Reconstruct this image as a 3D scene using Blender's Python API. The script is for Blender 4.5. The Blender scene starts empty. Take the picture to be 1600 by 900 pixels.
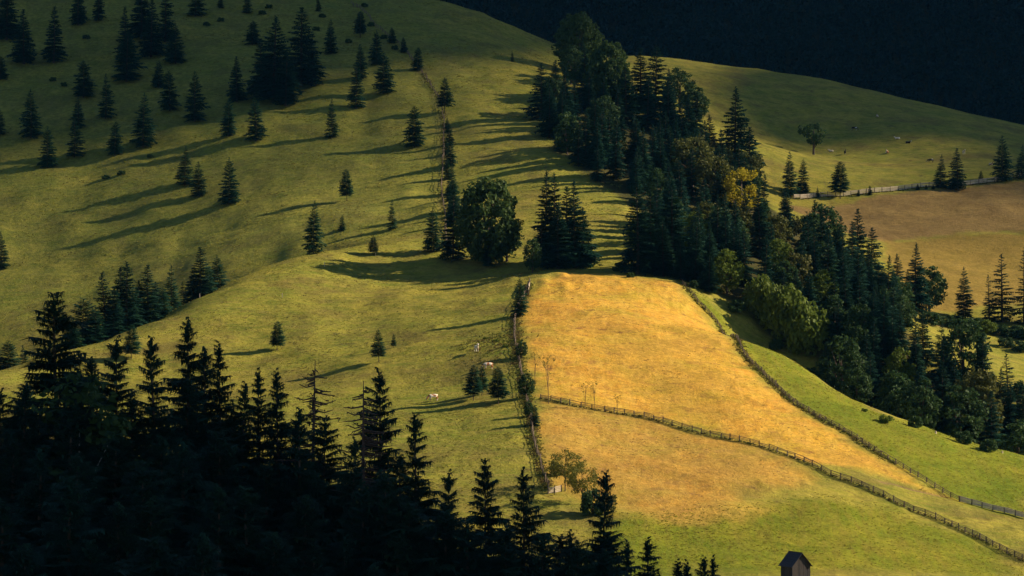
import bpy, math, random
import numpy as np
from mathutils import Vector, Matrix

# ------------------------------------------------------------------ camera, sky, sun, exposure
scene = bpy.context.scene
HFOV = 20.0
cam_data = bpy.data.cameras.new('camera')
cam_data.sensor_width = 36.0
cam_data.lens = 18.0 / math.tan(math.radians(HFOV / 2))
cam_data.clip_start = 1.0
cam_data.clip_end = 12000.0
cam = bpy.data.objects.new('camera', cam_data)
cam.location = (0, 0, 0)
cam.rotation_euler = (math.radians(90), 0, 0)          # level, looking along +Y
scene.collection.objects.link(cam)
scene.camera = cam

SUN_AZ = math.radians(8.0)       # from +X (photo right) towards +Y (away from the camera)
SUN_EL = math.radians(28.0)
SUN = Vector((math.cos(SUN_EL) * math.cos(SUN_AZ), math.cos(SUN_EL) * math.sin(SUN_AZ), math.sin(SUN_EL)))
world = bpy.data.worlds.new('World')
scene.world = world
world.use_nodes = True
wn = world.node_tree
wn.nodes.clear()
sky = wn.nodes.new('ShaderNodeTexSky')
sky.sky_type = 'NISHITA'
sky.sun_disc = False
sky.sun_elevation = SUN_EL
sky.sun_rotation = math.radians(90) - SUN_AZ
sky.altitude = 900
sky.air_density = 1.0
sky.dust_density = 0.4
sky.ozone_density = 2.0
bg = wn.nodes.new('ShaderNodeBackground')
bg.inputs['Strength'].default_value = 0.05
wo = wn.nodes.new('ShaderNodeOutputWorld')
wn.links.new(sky.outputs[0], bg.inputs['Color'])
wn.links.new(bg.outputs[0], wo.inputs['Surface'])

sun_data = bpy.data.lights.new('sun', 'SUN')
sun_data.energy = 5.0
sun_data.angle = math.radians(0.55)
sun_data.color = (1.0, 0.83, 0.58)
sun_obj = bpy.data.objects.new('sun', sun_data)
sun_obj.rotation_euler = SUN.to_track_quat('Z', 'Y').to_euler()
sun_obj.location = (600, 300, 600)
scene.collection.objects.link(sun_obj)

scene.view_settings.view_transform = 'Standard'
scene.view_settings.look = 'None'
scene.view_settings.exposure = 0.68
scene.view_settings.gamma = 1.0
scene.view_settings.use_curve_mapping = False
scene.render.engine = 'CYCLES'
scene.cycles.max_bounces = 4
scene.cycles.volume_bounces = 0
scene.cycles.diffuse_bounces = 2
scene.cycles.glossy_bounces = 2
scene.cycles.transparent_max_bounces = 8

rng = np.random.default_rng(11)
random.seed(5)
COL = scene.collection

# ------------------------------------------------------------------ helpers
def tag(o, label=None, cat=None, group=None, kind=None):
    if label: o['label'] = label
    if cat: o['category'] = cat
    if group: o['group'] = group
    if kind: o['kind'] = kind
    return o

def obj(name, data, parent=None, mat=None):
    o = bpy.data.objects.new(name, data)
    COL.objects.link(o)
    if parent is not None: o.parent = parent
    if mat is not None and data is not None and not data.materials: data.materials.append(mat)
    return o

def mesh(name, V, Fc, mat=None, smooth=False):
    me = bpy.data.meshes.new(name)
    me.from_pydata([tuple(v) for v in V], [], [tuple(f) for f in Fc])
    if smooth: me.polygons.foreach_set('use_smooth', [True] * len(me.polygons))
    if mat is not None: me.materials.append(mat)
    me.update()
    return me

def mesh_np(name, V, quads=None, tris=None, mat=None, smooth=False):
    me = bpy.data.meshes.new(name)
    V = np.asarray(V, np.float32)
    me.vertices.add(len(V)); me.vertices.foreach_set('co', V.ravel())
    idx = []; st = []; n = 0
    if quads is not None and len(quads):
        idx.append(np.asarray(quads, np.int32).ravel()); st.append(np.arange(len(quads), dtype=np.int32) * 4); n = len(quads) * 4
    if tris is not None and len(tris):
        idx.append(np.asarray(tris, np.int32).ravel()); st.append(n + np.arange(len(tris), dtype=np.int32) * 3)
    idx = np.concatenate(idx); st = np.concatenate(st)
    me.loops.add(len(idx)); me.loops.foreach_set('vertex_index', idx)
    me.polygons.add(len(st)); me.polygons.foreach_set('loop_start', st)
    if smooth: me.polygons.foreach_set('use_smooth', np.ones(len(st), bool))
    if mat is not None: me.materials.append(mat)
    me.update(calc_edges=True)
    return me

class MB:
    def __init__(s): s.v = []; s.f = []
    def add(s, V, Fc):
        n = len(s.v); s.v += [tuple(v) for v in V]; s.f += [tuple(i + n for i in f) for f in Fc]
    def box(s, c, d, M=None):
        x, y, z = d[0] / 2, d[1] / 2, d[2] / 2
        V = [Vector((sx * x, sy * y, sz * z)) for sz in (-1, 1) for sy in (-1, 1) for sx in (-1, 1)]
        if M is not None: V = [M @ v for v in V]
        V = [v + Vector(c) for v in V]
        s.add(V, [(0, 2, 3, 1), (4, 5, 7, 6), (0, 1, 5, 4), (2, 6, 7, 3), (0, 4, 6, 2), (1, 3, 7, 5)])
    def tube(s, pts, rad, n=6, cap=True):
        pts = [Vector(p) for p in pts]; rings = []
        base = len(s.v)
        for i, p in enumerate(pts):
            t = (pts[min(i + 1, len(pts) - 1)] - pts[max(i - 1, 0)]).normalized()
            a = Vector((1, 0, 0)) if abs(t.z) > 0.8 else Vector((0, 0, 1))
            u = t.cross(a).normalized(); w = t.cross(u)
            for k in range(n):
                an = 2 * math.pi * k / n
                s.v.append(tuple(p + (u * math.cos(an) + w * math.sin(an)) * rad[i]))
        for i in range(len(pts) - 1):
            for k in range(n):
                a = base + i * n + k; b = base + i * n + (k + 1) % n
                s.f.append((a, a + n, b + n, b))
        if cap:
            s.f.append(tuple(base + k for k in range(n)))
            s.f.append(tuple(base + (len(pts) - 1) * n + k for k in reversed(range(n))))
    def build(s, name, mat=None, smooth=False): return mesh(name, s.v, s.f, mat, smooth)

# ------------------------------------------------------------------ procedural materials
def new_mat(name):
    m = bpy.data.materials.new(name); m.use_nodes = True
    nt = m.node_tree; nt.nodes.clear()
    out = nt.nodes.new('ShaderNodeOutputMaterial'); p = nt.nodes.new('ShaderNodeBsdfPrincipled')
    nt.links.new(p.outputs[0], out.inputs['Surface'])
    p.inputs['Roughness'].default_value = 0.85
    p.inputs['Specular IOR Level'].default_value = 0.15
    return m, nt, p

def N(nt, typ, **kw):
    n = nt.nodes.new(typ)
    for k, v in kw.items(): setattr(n, k, v)
    return n

def mixc(nt, fac, a, b, blend='MIX'):
    n = nt.nodes.new('ShaderNodeMix'); n.data_type = 'RGBA'; n.blend_type = blend; n.clamp_factor = True
    for sock, val in ((n.inputs[0], fac), (n.inputs[6], a), (n.inputs[7], b)):
        if isinstance(val, bpy.types.NodeSocket): nt.links.new(val, sock)
        elif isinstance(val, (int, float)): sock.default_value = val
        else: sock.default_value = (*val, 1) if len(val) == 3 else val
    return n.outputs[2]

def noise(nt, scale, detail=4, rough=0.55, vec=None, lo=None, hi=None):
    n = N(nt, 'ShaderNodeTexNoise'); n.inputs['Scale'].default_value = scale
    n.inputs['Detail'].default_value = detail; n.inputs['Roughness'].default_value = rough
    if vec is not None: nt.links.new(vec, n.inputs['Vector'])
    o = n.outputs['Fac']
    if lo is not None:
        r = N(nt, 'ShaderNodeMapRange'); r.inputs[1].default_value = lo; r.inputs[2].default_value = hi
        nt.links.new(o, r.inputs[0]); o = r.outputs[0]
    return o

def math_n(nt, op, a, b):
    n = N(nt, 'ShaderNodeMath', operation=op)
    for i, v in enumerate((a, b)):
        if isinstance(v, bpy.types.NodeSocket): nt.links.new(v, n.inputs[i])
        else: n.inputs[i].default_value = v
    return n.outputs[0]

def foliage_mat(name, c0, c1, c2, trans=0.0, scale=0.9):
    """c0..c1 vary from clump to clump, c2 tints some whole trees"""
    m, nt, p = new_mat(name)
    tc = N(nt, 'ShaderNodeTexCoord'); oi = N(nt, 'ShaderNodeObjectInfo')
    add = N(nt, 'ShaderNodeVectorMath', operation='ADD')
    sc = N(nt, 'ShaderNodeVectorMath', operation='SCALE'); sc.inputs[0].default_value = (37, 17, 91)
    nt.links.new(oi.outputs['Random'], sc.inputs['Scale'])
    nt.links.new(tc.outputs['Object'], add.inputs[0]); nt.links.new(sc.outputs[0], add.inputs[1])
    f = noise(nt, scale, 3, 0.6, add.outputs[0], 0.33, 0.67)
    c = mixc(nt, f, c0, c1)
    r2 = math_n(nt, 'MULTIPLY', oi.outputs['Random'], 0.7)
    c = mixc(nt, r2, c, c2)
    nt.links.new(c, p.inputs['Base Color'])
    p.inputs['Roughness'].default_value = 0.6
    p.inputs['Specular IOR Level'].default_value = 0.1
    if trans > 0:
        tr = N(nt, 'ShaderNodeBsdfTranslucent'); nt.links.new(c, tr.inputs['Color'])
        mx = N(nt, 'ShaderNodeMixShader'); mx.inputs[0].default_value = trans
        nt.links.new(p.outputs[0], mx.inputs[1]); nt.links.new(tr.outputs[0], mx.inputs[2])
        out = [n for n in nt.nodes if n.type == 'OUTPUT_MATERIAL'][0]
        nt.links.new(mx.outputs[0], out.inputs['Surface'])
    return m

def plain_mat(name, c0, c1, scale=3.0, rough=0.85, stretch=None):
    m, nt, p = new_mat(name)
    tc = N(nt, 'ShaderNodeTexCoord'); oi = N(nt, 'ShaderNodeObjectInfo')
    vec = tc.outputs['Object']
    if stretch:
        mp = N(nt, 'ShaderNodeMapping'); mp.inputs['Scale'].default_value = stretch
        nt.links.new(vec, mp.inputs[0]); vec = mp.outputs[0]
    f = noise(nt, scale, 5, 0.65, vec, 0.3, 0.7)
    f = math_n(nt, 'ADD', math_n(nt, 'MULTIPLY', f, 0.65), math_n(nt, 'MULTIPLY', oi.outputs['Random'], 0.45))
    nt.links.new(mixc(nt, f, c0, c1), p.inputs['Base Color'])
    p.inputs['Roughness'].default_value = rough
    return m

M_SPRUCE = foliage_mat('spruce_needles', (0.012, 0.040, 0.028), (0.032, 0.086, 0.044), (0.016, 0.066, 0.048), 0.18)
M_SPRUCE_YOUNG = foliage_mat('young_spruce_needles', (0.014, 0.048, 0.028), (0.036, 0.098, 0.042), (0.022, 0.080, 0.050), 0.2)
M_LEAF_DARK = foliage_mat('beech_leaves', (0.024, 0.056, 0.020), (0.062, 0.112, 0.032), (0.044, 0.080, 0.026), 0.32)
M_LEAF_LIGHT = foliage_mat('hazel_leaves', (0.075, 0.120, 0.018), (0.165, 0.215, 0.030), (0.110, 0.150, 0.022), 0.35)
M_LEAF_YELLOW = foliage_mat('yellow_autumn_leaves', (0.26, 0.23, 0.015), (0.46, 0.37, 0.02), (0.34, 0.28, 0.02), 0.4)
M_LEAF_BEECH = foliage_mat('great_beech_leaves', (0.034, 0.066, 0.020), (0.090, 0.140, 0.034), (0.06, 0.10, 0.026), 0.35)
M_LEAF_OLIVE = foliage_mat('olive_autumn_leaves', (0.062, 0.078, 0.020), (0.130, 0.140, 0.032), (0.095, 0.095, 0.026), 0.28)
M_WILLOW = foliage_mat('willow_leaves', (0.10, 0.115, 0.02), (0.22, 0.21, 0.04), (0.15, 0.15, 0.03), 0.35)
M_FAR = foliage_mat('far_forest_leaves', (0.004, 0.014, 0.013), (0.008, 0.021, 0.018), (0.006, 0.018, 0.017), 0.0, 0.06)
M_BARK = plain_mat('bark', (0.05, 0.035, 0.025), (0.14, 0.105, 0.08), 2.0)
M_BARK_PALE = plain_mat('birch_bark', (0.30, 0.26, 0.22), (0.55, 0.50, 0.44), 3.0)
M_DEAD = plain_mat('dead_wood', (0.07, 0.045, 0.035), (0.15, 0.10, 0.075), 2.0)
M_FENCE = plain_mat('weathered_fence_wood', (0.10, 0.075, 0.055), (0.24, 0.18, 0.13), 4.0)
M_FENCE_PALE = plain_mat('pale_fence_boards', (0.48, 0.38, 0.28), (0.72, 0.60, 0.46), 4.0)
M_PLANK = plain_mat('hut_planks', (0.025, 0.023, 0.025), (0.085, 0.072, 0.068), 2.2, stretch=(6, 6, 0.6))
M_ROOF = plain_mat('hut_roof_boards', (0.035, 0.033, 0.040), (0.085, 0.080, 0.090), 2.0, stretch=(4, 1, 4))

# ------------------------------------------------------------------ terrain: survey points -> smooth height field
F = 800.0 / math.tan(math.radians(HFOV / 2))
CTRL=[ # pixel x, pixel y of the survey point, distance
(850,900,612),(1000,900,620),(1250,900,622),(1450,900,630),(1600,900,642),
(840,780,668),(1000,790,668),(1200,780,678),(1350,760,700),(1600,810,700),
(830,640,742),(1000,640,750),(1200,690,730),(1300,690,735),(1500,785,705),
(815,530,808),(950,530,812),(1100,530,820),(1200,590,790),(1400,730,722),
(840,440,890),(900,430,905),(1000,435,905),(1070,450,890),
(700,740,692),(500,700,718),(685,620,768),(500,600,790),(300,600,806),(740,530,820),(600,500,860),(450,500,865),
(150,590,815),(300,520,856),(200,515,866),(100,555,835),(10,590,800),(300,466,905),(400,420,935),(480,398,955),(560,383,975),
(600,430,930),(740,450,900),(740,400,945),(640,372,985),
(100,605,900),(200,555,930),(300,506,958),(400,452,978),(480,418,992),
(0,575,975),(-150,590,985),(200,510,990),(10,640,880),(0,450,1040),(200,400,1058),(0,330,1110),(200,300,1115),(200,200,1180),(0,200,1188),(0,80,1278),(200,80,1270),
(0,0,1345),(200,0,1340),(400,0,1342),(400,100,1245),(400,200,1163),(400,300,1088),(400,385,1022),
(560,300,1072),(560,200,1156),(560,100,1250),(560,0,1356),(690,300,1060),(690,200,1150),(690,100,1250),(690,0,1370),
(800,300,1050),(800,200,1140),(800,120,1230),(800,52,1340),(860,78,1340),
(960,330,1010),(900,250,1080),(920,400,950),(1000,330,1015),(1000,200,1180),(1100,300,1085),(1100,200,1210),(1200,400,1000),
(985,93,1440),(1100,103,1440),(1250,120,1440),(1400,150,1430),(1600,200,1415),
(1270,240,1270),(1250,310,1150),(1400,300,1170),(1600,275,1200),(1450,220,1290),(1600,235,1290),(1400,400,1070),(1600,400,1085),
(1430,480,990),(1600,500,990),(1500,530,950),(1600,570,910),(1600,640,845),(1600,715,775),
(1250,570,835),(1400,650,788),(1100,460,892),(1250,500,900),(1300,450,962),(1400,560,880),(1250,603,868),(1330,655,850),(1400,690,828),(1500,728,818),(1600,752,815),(1180,545,880),(1800,600,900),(1800,300,1250),(1800,850,680)]
WPTS=[ # x, y, z  ground out of sight
(-60,360,-32),(-15,350,-42),(10,350,-51),(30,350,-62),(80,350,-75),(200,350,-80),(-120,360,-28),(-250,350,-20),
(-60,300,-50),(0,300,-58),(60,300,-75),(-80,430,-45),(0,430,-62),(80,430,-80),(250,450,-80),(-250,430,-30),
(-80,540,-66),(0,520,-74),(90,540,-78),(-200,560,-50),(250,560,-80),(-110,660,-52),(-160,700,-48),(-60,640,-58),
(-250,800,-35),(-300,1000,-10),(-400,1200,55),(-450,1400,115),(300,700,-60),(330,900,-30),(380,1100,10),(420,1300,50),
(0,150,-70),(-200,100,-60),(200,100,-60),
# behind the crests
(-60,1480,150),(-200,1500,160),(0,1470,100),(20,1450,98),(60,1540,92),(140,1540,84),(220,1540,74),(300,1540,58),
(-300,1650,60),(-100,1640,60),(100,1640,58),(300,1640,50),(500,1640,50),
(-400,1850,150),(-100,1850,150),(100,1850,150),(300,1850,150),(600,1850,150),
(-400,2150,300),(0,2150,300),(400,2150,300),(800,2150,300),(-600,2600,480),(0,2600,480),(600,2600,480)]
PTS = np.array([(d * (px - 800) / F, d, -d * (py - 450) / F) for px, py, d in CTRL] + WPTS, float)
TS = 500.0
def kern(r2): return 0.5 * r2 * np.log(np.maximum(r2, 1e-12))
def fit_spline():
    Q = PTS[:, :2] / TS; n = len(Q)
    K = kern(((Q[:, None] - Q[None]) ** 2).sum(-1)) + np.eye(n) * 2e-4
    A = np.zeros((n + 3, n + 3)); A[:n, :n] = K; A[:n, n] = 1; A[:n, n + 1:] = Q; A[n:, :n] = A[:n, n:].T
    return Q, np.linalg.solve(A, np.r_[PTS[:, 2], 0, 0, 0])
TQ, TW = fit_spline()
def height(x, y):
    x = np.asarray(x, float); y = np.asarray(y, float); sh = x.shape
    X = np.clip(x.ravel(), -700, 800) / TS; Y = np.clip(y.ravel(), 60, 2700) / TS
    z = TW[-3] + TW[-2] * X + TW[-1] * Y
    for (qx, qy), w in zip(TQ, TW[:-3]): z += w * kern((X - qx) ** 2 + (Y - qy) ** 2)
    return z.reshape(sh)

def vnoise(x, y, seed):
    """smooth lattice noise, -1..1"""
    r = np.random.default_rng(seed); T = r.uniform(-1, 1, (256, 256))
    xi = np.floor(x).astype(int); yi = np.floor(y).astype(int); fx = x - xi; fy = y - yi
    fx = fx * fx * (3 - 2 * fx); fy = fy * fy * (3 - 2 * fy)
    a = T[xi & 255, yi & 255]; b = T[(xi + 1) & 255, yi & 255]; c = T[xi & 255, (yi + 1) & 255]; d = T[(xi + 1) & 255, (yi + 1) & 255]
    return (a * (1 - fx) + b * fx) * (1 - fy) + (c * (1 - fx) + d * fx) * fy

def relief(x, y):
    h = 0.8 * vnoise(x / 31, y / 31, 1) + 0.45 * vnoise(x / 12 + 9, y / 10, 2) + 0.14 * vnoise(x / 4.3, y / 3.1 + 5, 3)
    h += 0.05 * vnoise(x / 1.9, y / 1.5 + 3, 4)
    left = ss(20, -30, x) * ss(620, 680, y) * ss(1480, 1400, y)
    h += left * (0.9 * vnoise(x / 15 + 3, y / 26, 61) + 0.45 * vnoise(x / 7.5 + 3, y / 13, 62)) * (0.55 + 0.45 * ss(940, 1010, y))
    # trodden cattle terraces along the contours of the upper pasture
    up = np.clip((y - 930) / 80, 0, 1) * np.clip((60 - x) / 60, 0, 1) * np.clip((1450 - y) / 50, 0, 1)
    h += up * (0.34 * vnoise(x / 21, y / 4.6, 7) + 0.15 * vnoise(x / 9, y / 2.4, 8))
    # hummocks at the top of the mown field
    hm = np.exp(-(((x - 14) / 16) ** 2 + ((y - 893) / 20) ** 2))
    h += hm * 1.1 * np.maximum(vnoise(x / 3.2, y / 4.5, 9), 0) + 0.35 * np.maximum(vnoise(x / 3.7 + 4, y / 4.1, 10) - .72, 0) * 4 * ss(640, 660, y) * ss(990, 950, y)
    return h

def ss(a, b, x): t = np.clip((x - a) / (b - a), 0, 1); return t * t * (3 - 2 * t)
def ground_z(x, y): return float(height(np.array([x]), np.array([y]))[0] + relief(np.array([float(x)]), np.array([float(y)]))[0])

def cast(px, py, d0=575.0, d1=2500.0, step=2.0):
    """the ground point a surveyor at the origin sees in direction (px, py)"""
    t = np.arange(d0, d1, step)
    z = height(t * (px - 800) / F, t) + t * (py - 450) / F
    i = int(np.argmax(z >= 0))
    tt = t[i] if i == 0 else t[i - 1] + step * (-z[i - 1]) / (z[i] - z[i - 1])
    return float(tt * (px - 800) / F), float(tt)

def axis(*spans):
    out = []
    for a, b, s in spans: out += list(np.arange(a, b, s))
    return np.array(out + [spans[-1][1]])
GX = axis((-2600, -700, 100), (-700, -260, 14), (-260, -150, 2.2), (-150, 160, 0.85), (160, 290, 2.2), (290, 760, 14), (760, 2800, 100))
GY = axis((-600, 60, 60), (60, 560, 8), (560, 960, 0.95), (960, 1470, 1.7), (1470, 2700, 14), (2700, 4200, 100))
gx, gy = np.meshgrid(GX, GY)
SMOOTH = height(gx, gy)
gz = SMOOTH + relief(gx, gy) * np.clip((gy - 100) / 100, 0, 1)
gz = np.where(gy > 2700, gz + (np.minimum(gy, 3400) - 2700) * 0.2, gz)

def sdist(poly, x, y):
    """signed distance to a ground polygon, positive inside"""
    P = np.array(poly, float); d = np.full(x.shape, 1e9); ins = np.zeros(x.shape, bool)
    for i in range(len(P)):
        a = P[i]; b = P[(i + 1) % len(P)]; e = b - a
        t = np.clip(((x - a[0]) * e[0] + (y - a[1]) * e[1]) / (e @ e + 1e-9), 0, 1)
        d = np.minimum(d, np.hypot(x - a[0] - t * e[0], y - a[1] - t * e[1]))
        if a[1] != b[1]: ins ^= ((a[1] > y) != (b[1] > y)) & (x < (b[0] - a[0]) * (y - a[1]) / (b[1] - a[1]) + a[0])
    return np.where(ins, d, -d)
def ldist(line, x, y):
    P = np.array(line, float); d = np.full(x.shape, 1e9)
    for a, b in zip(P[:-1], P[1:]):
        e = b - a; t = np.clip(((x - a[0]) * e[0] + (y - a[1]) * e[1]) / (e @ e + 1e-9), 0, 1)
        d = np.minimum(d, np.hypot(x - a[0] - t * e[0], y - a[1] - t * e[1]))
    return d
def ground_line(px): return [cast(*p) for p in px]
def ss(a, b, x): t = np.clip((x - a) / (b - a), 0, 1); return t * t * (3 - 2 * t)

LINE_CROSS = [(845, 628), (870, 632), (900, 637), (960, 645), (990, 650), (1040, 662), (1100, 680), (1160, 696), (1220, 714), (1260, 730), (1310, 750), (1360, 768), (1410, 788), (1470, 812), (1530, 842), (1615, 886)]
LINE_SLOPE = [(1066, 446), (1090, 475), (1125, 513), (1160, 548), (1190, 580), (1215, 608), (1245, 634), (1300, 667), (1350, 697), (1400, 728), (1450, 756), (1500, 784), (1540, 794), (1615, 816)]
LINE_MID = [(828, 446), (813, 470), (804, 500), (804, 530), (811, 570), (819, 610), (827, 650), (833, 690), (845, 730), (858, 762)]
LINE_UPPER = [(548, 2), (590, 45), (630, 78), (660, 115), (685, 152), (694, 190), (693, 250), (690, 300), (695, 340), (698, 385)]
LINE_FAR = [(1240, 310), (1290, 308), (1350, 304), (1420, 295), (1500, 288), (1560, 282), (1620, 275)]
W_CROSS, W_SLOPE, W_MID, W_UPPER, W_FAR = [ground_line(l) for l in (LINE_CROSS, LINE_SLOPE, LINE_MID, LINE_UPPER, LINE_FAR)]
near = (gy > 560) & (gy < 1500) & (np.abs(gx) < 320)
nx, ny = gx[near], gy[near]
wob = 2.6 * vnoise(nx / 7, ny / 7, 21) + 1.5 * vnoise(nx / 2.3, ny / 2.3, 22)
wob2 = 6 * vnoise(nx / 19, ny / 19, 23) + wob
top_field = ground_line([(828, 447), (870, 430), (930, 428), (1000, 436)] + LINE_SLOPE[:12] + [(1440, 770), (1375, 750)] + LINE_CROSS[9::-1] + [(822, 600), (806, 530), (806, 500)])
low_field = ground_line(LINE_CROSS[:11] + [(1280, 768), (1130, 793), (980, 800), (900, 790), (858, 745), (840, 680)])
brown_field = ground_line([(1225, 318), (1400, 300), (1620, 282), (1620, 362), (1500, 366), (1380, 378), (1300, 360)])
stub_field = ground_line([(1380, 378), (1500, 366), (1620, 362), (1620, 470), (1430, 486), (1390, 430)])
lush = ground_line([(1075, 452)] + LINE_SLOPE[1:] + [(1620, 716), (1400, 652), (1250, 572), (1110, 470)])
lush2 = ground_line([(960, 905), (940, 830), (985, 800), (1130, 790), (1280, 770), (1400, 790), (1620, 890), (1620, 905)])
gold = ss(-1.0, 6.0, sdist(top_field, nx, ny) + 0.9 * wob)
gold2 = ss(-9, 9, sdist(low_field, nx, ny) + 1.6 * wob2) * ss(-0.8, 0.8, sdist(ground_line(LINE_CROSS[:14] + [(1200, 900), (840, 900), (840, 700)]), nx, ny))
brown = np.maximum(ss(-2, 3, sdist(brown_field, nx, ny) + wob), 0.62 * gold2)
stub = ss(-2, 4, sdist(stub_field, nx, ny) + wob)
green = np.maximum(ss(-2, 3, sdist(lush, nx, ny) + wob), ss(-6, 6, sdist(lush2, nx, ny) + wob2) * (1 - gold2))
# bare soil: the washed-out bank between the fences, trodden patches along the upper fence
bank = ground_line([(1376, 753), (1400, 757), (1430, 765), (1455, 771), (1476, 775)])
scree = ground_line([(1432, 494), (1450, 497), (1466, 506)])
earth = np.exp(-(ldist(bank, nx, ny) / 0.8) ** 2) + np.exp(-(ldist(scree, nx, ny) / 3) ** 2) * (vnoise(nx / 2, ny / 2, 31) > -0.2)
earth += 0.25 * np.exp(-(ldist(W_UPPER[2:], nx, ny) / 2.5) ** 2) * ss(-0.1, 0.6, vnoise(nx / 5, ny / 5, 33))
# a step in the ground at the washed-out bank
bd = ldist(bank, nx, ny)
gz[near] -= 0.7 * np.exp(-(bd / 1.1) ** 2)
A = np.zeros(gx.shape + (4,), np.float32); B = np.zeros(gx.shape + (4,), np.float32)
A[near, 0] = np.maximum(gold, 0.95 * gold2); A[near, 1] = np.clip(brown, 0, 1); A[near, 2] = np.clip(green, 0, 1); A[near, 3] = 1
B[near, 0] = np.clip(earth, 0, 1); B[near, 1] = stub
B[near, 2] = np.exp(-(np.minimum(ldist(W_CROSS, nx, ny + 0.9), ldist(W_MID, nx, ny)) / 1.0) ** 2)   # unmown verge below the fences
B[..., 3] = ss(950, 1060, gy + 25 * vnoise(gx / 40, gy / 40, 51)) * ss(30, -60, gx) 

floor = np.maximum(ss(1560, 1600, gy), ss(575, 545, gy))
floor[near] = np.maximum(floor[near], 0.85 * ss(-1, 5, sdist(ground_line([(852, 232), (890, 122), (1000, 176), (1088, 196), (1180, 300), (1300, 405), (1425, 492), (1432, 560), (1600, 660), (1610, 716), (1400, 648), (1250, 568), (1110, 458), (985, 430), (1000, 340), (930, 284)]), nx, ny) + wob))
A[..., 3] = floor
nr, nc = gx.shape
ii = np.arange(nr * nc).reshape(nr, nc)
quads = np.stack([ii[:-1, :-1], ii[:-1, 1:], ii[1:, 1:], ii[1:, :-1]], -1).reshape(-1, 4)
gme = mesh_np('ground', np.stack([gx, gy, gz], -1).reshape(-1, 3), quads, smooth=True)
for nm, arr in (('field_mix', A), ('ground_mix', B)):
    at = gme.attributes.new(nm, 'FLOAT_COLOR', 'POINT'); at.data.foreach_set('color', arr.reshape(-1))

m, nt, p = new_mat('meadow_grass')
tc = N(nt, 'ShaderNodeTexCoord'); pos = tc.outputs['Object']
a1 = N(nt, 'ShaderNodeAttribute', attribute_name='field_mix'); a2 = N(nt, 'ShaderNodeAttribute', attribute_name='ground_mix')
s1 = N(nt, 'ShaderNodeSeparateColor'); nt.links.new(a1.outputs['Color'], s1.inputs[0])
s2 = N(nt, 'ShaderNodeSeparateColor'); nt.links.new(a2.outputs['Color'], s2.inputs[0])
big = noise(nt, 0.022, 2, 0.55, pos, 0.36, 0.66); mid = noise(nt, 0.11, 3, 0.6, pos, 0.35, 0.68)
fine = noise(nt, 0.55, 3, 0.68, pos, 0.33, 0.69); tuft = noise(nt, 1.7, 2, 0.7, pos, 0.34, 0.66)
mp = N(nt, 'ShaderNodeMapping'); mp.inputs['Scale'].default_value = (0.16, 0.75, 0.3); nt.links.new(pos, mp.inputs[0])
streak = noise(nt, 1.0, 3, 0.65, mp.outputs[0], 0.38, 0.68)
mp2 = N(nt, 'ShaderNodeMapping'); mp2.inputs['Scale'].default_value = (0.55, 0.07, 0.3); mp2.inputs['Rotation'].default_value = (0, 0, 0.25); nt.links.new(pos, mp2.inputs[0])
swath = noise(nt, 1.0, 2, 0.6, mp2.outputs[0], 0.40, 0.66)
rare = noise(nt, 0.20, 4, 0.72, pos, 0.58, 0.74)
# pasture
c = mixc(nt, mid, (0.165, 0.185, 0.028), (0.420, 0.355, 0.055))
c = mixc(nt, math_n(nt, 'MULTIPLY', big, 0.55), c, (0.175, 0.230, 0.028))
c = mixc(nt, math_n(nt, 'MULTIPLY', streak, 0.6), c, (0.410, 0.320, 0.075))
c = mixc(nt, math_n(nt, 'MULTIPLY', noise(nt, 0.045, 5, 0.7, pos, 0.50, 0.66), 0.7), c, (0.190, 0.145, 0.045))
c = mixc(nt, math_n(nt, 'MULTIPLY', rare, 0.85), c, (0.110, 0.085, 0.035))
c = mixc(nt, math_n(nt, 'MULTIPLY', a2.outputs['Alpha'], math_n(nt, 'ADD', math_n(nt, 'MULTIPLY', fine, 0.35), 0.25)), c, (0.150, 0.185, 0.042))
# lush strips
g = mixc(nt, mid, (0.170, 0.205, 0.018), (0.290, 0.280, 0.028))
g = mixc(nt, math_n(nt, 'MULTIPLY', swath, 0.5), g, (0.250, 0.190, 0.035))
g = mixc(nt, math_n(nt, 'MULTIPLY', big, 0.6), g, (0.120, 0.180, 0.016))
c = mixc(nt, s1.outputs['Blue'], c, g)
# brown aftermath
b = mixc(nt, mid, (0.250, 0.160, 0.058), (0.350, 0.235, 0.080))
b = mixc(nt, math_n(nt, 'MULTIPLY', streak, 0.5), b, (0.190, 0.135, 0.055))
c = mixc(nt, s1.outputs['Green'], c, b)
st = mixc(nt, mid, (0.250, 0.180, 0.040), (0.330, 0.225, 0.055))
c = mixc(nt, s2.outputs['Green'], c, st)
# mown golden hay field
h = mixc(nt, mid, (0.74, 0.385, 0.052), (0.86, 0.500, 0.068))
h = mixc(nt, math_n(nt, 'MULTIPLY', big, 0.5), h, (0.66, 0.300, 0.060))
h = mixc(nt, math_n(nt, 'MULTIPLY', noise(nt, 0.06, 4, 0.65, pos, 0.43, 0.63), 0.85), h, (0.50, 0.375, 0.045))
h = mixc(nt, math_n(nt, 'MULTIPLY', streak, 0.35), h, (0.44, 0.270, 0.045))
h = mixc(nt, math_n(nt, 'MULTIPLY', noise(nt, 0.22, 5, 0.7, pos, 0.50, 0.70), 0.75), h, (0.40, 0.185, 0.060))
h = mixc(nt, math_n(nt, 'MULTIPLY', swath, 0.45), h, (0.80, 0.510, 0.100))
h = mixc(nt, math_n(nt, 'MULTIPLY', noise(nt, 0.035, 3, 0.6, pos, 0.47, 0.66), 0.7), h, (0.56, 0.325, 0.058))
h = mixc(nt, math_n(nt, 'MULTIPLY', rare, 0.9), h, (0.27, 0.130, 0.050))
h = mixc(nt, math_n(nt, 'MULTIPLY', s1.outputs['Green'], 0.55), h, b)
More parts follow.
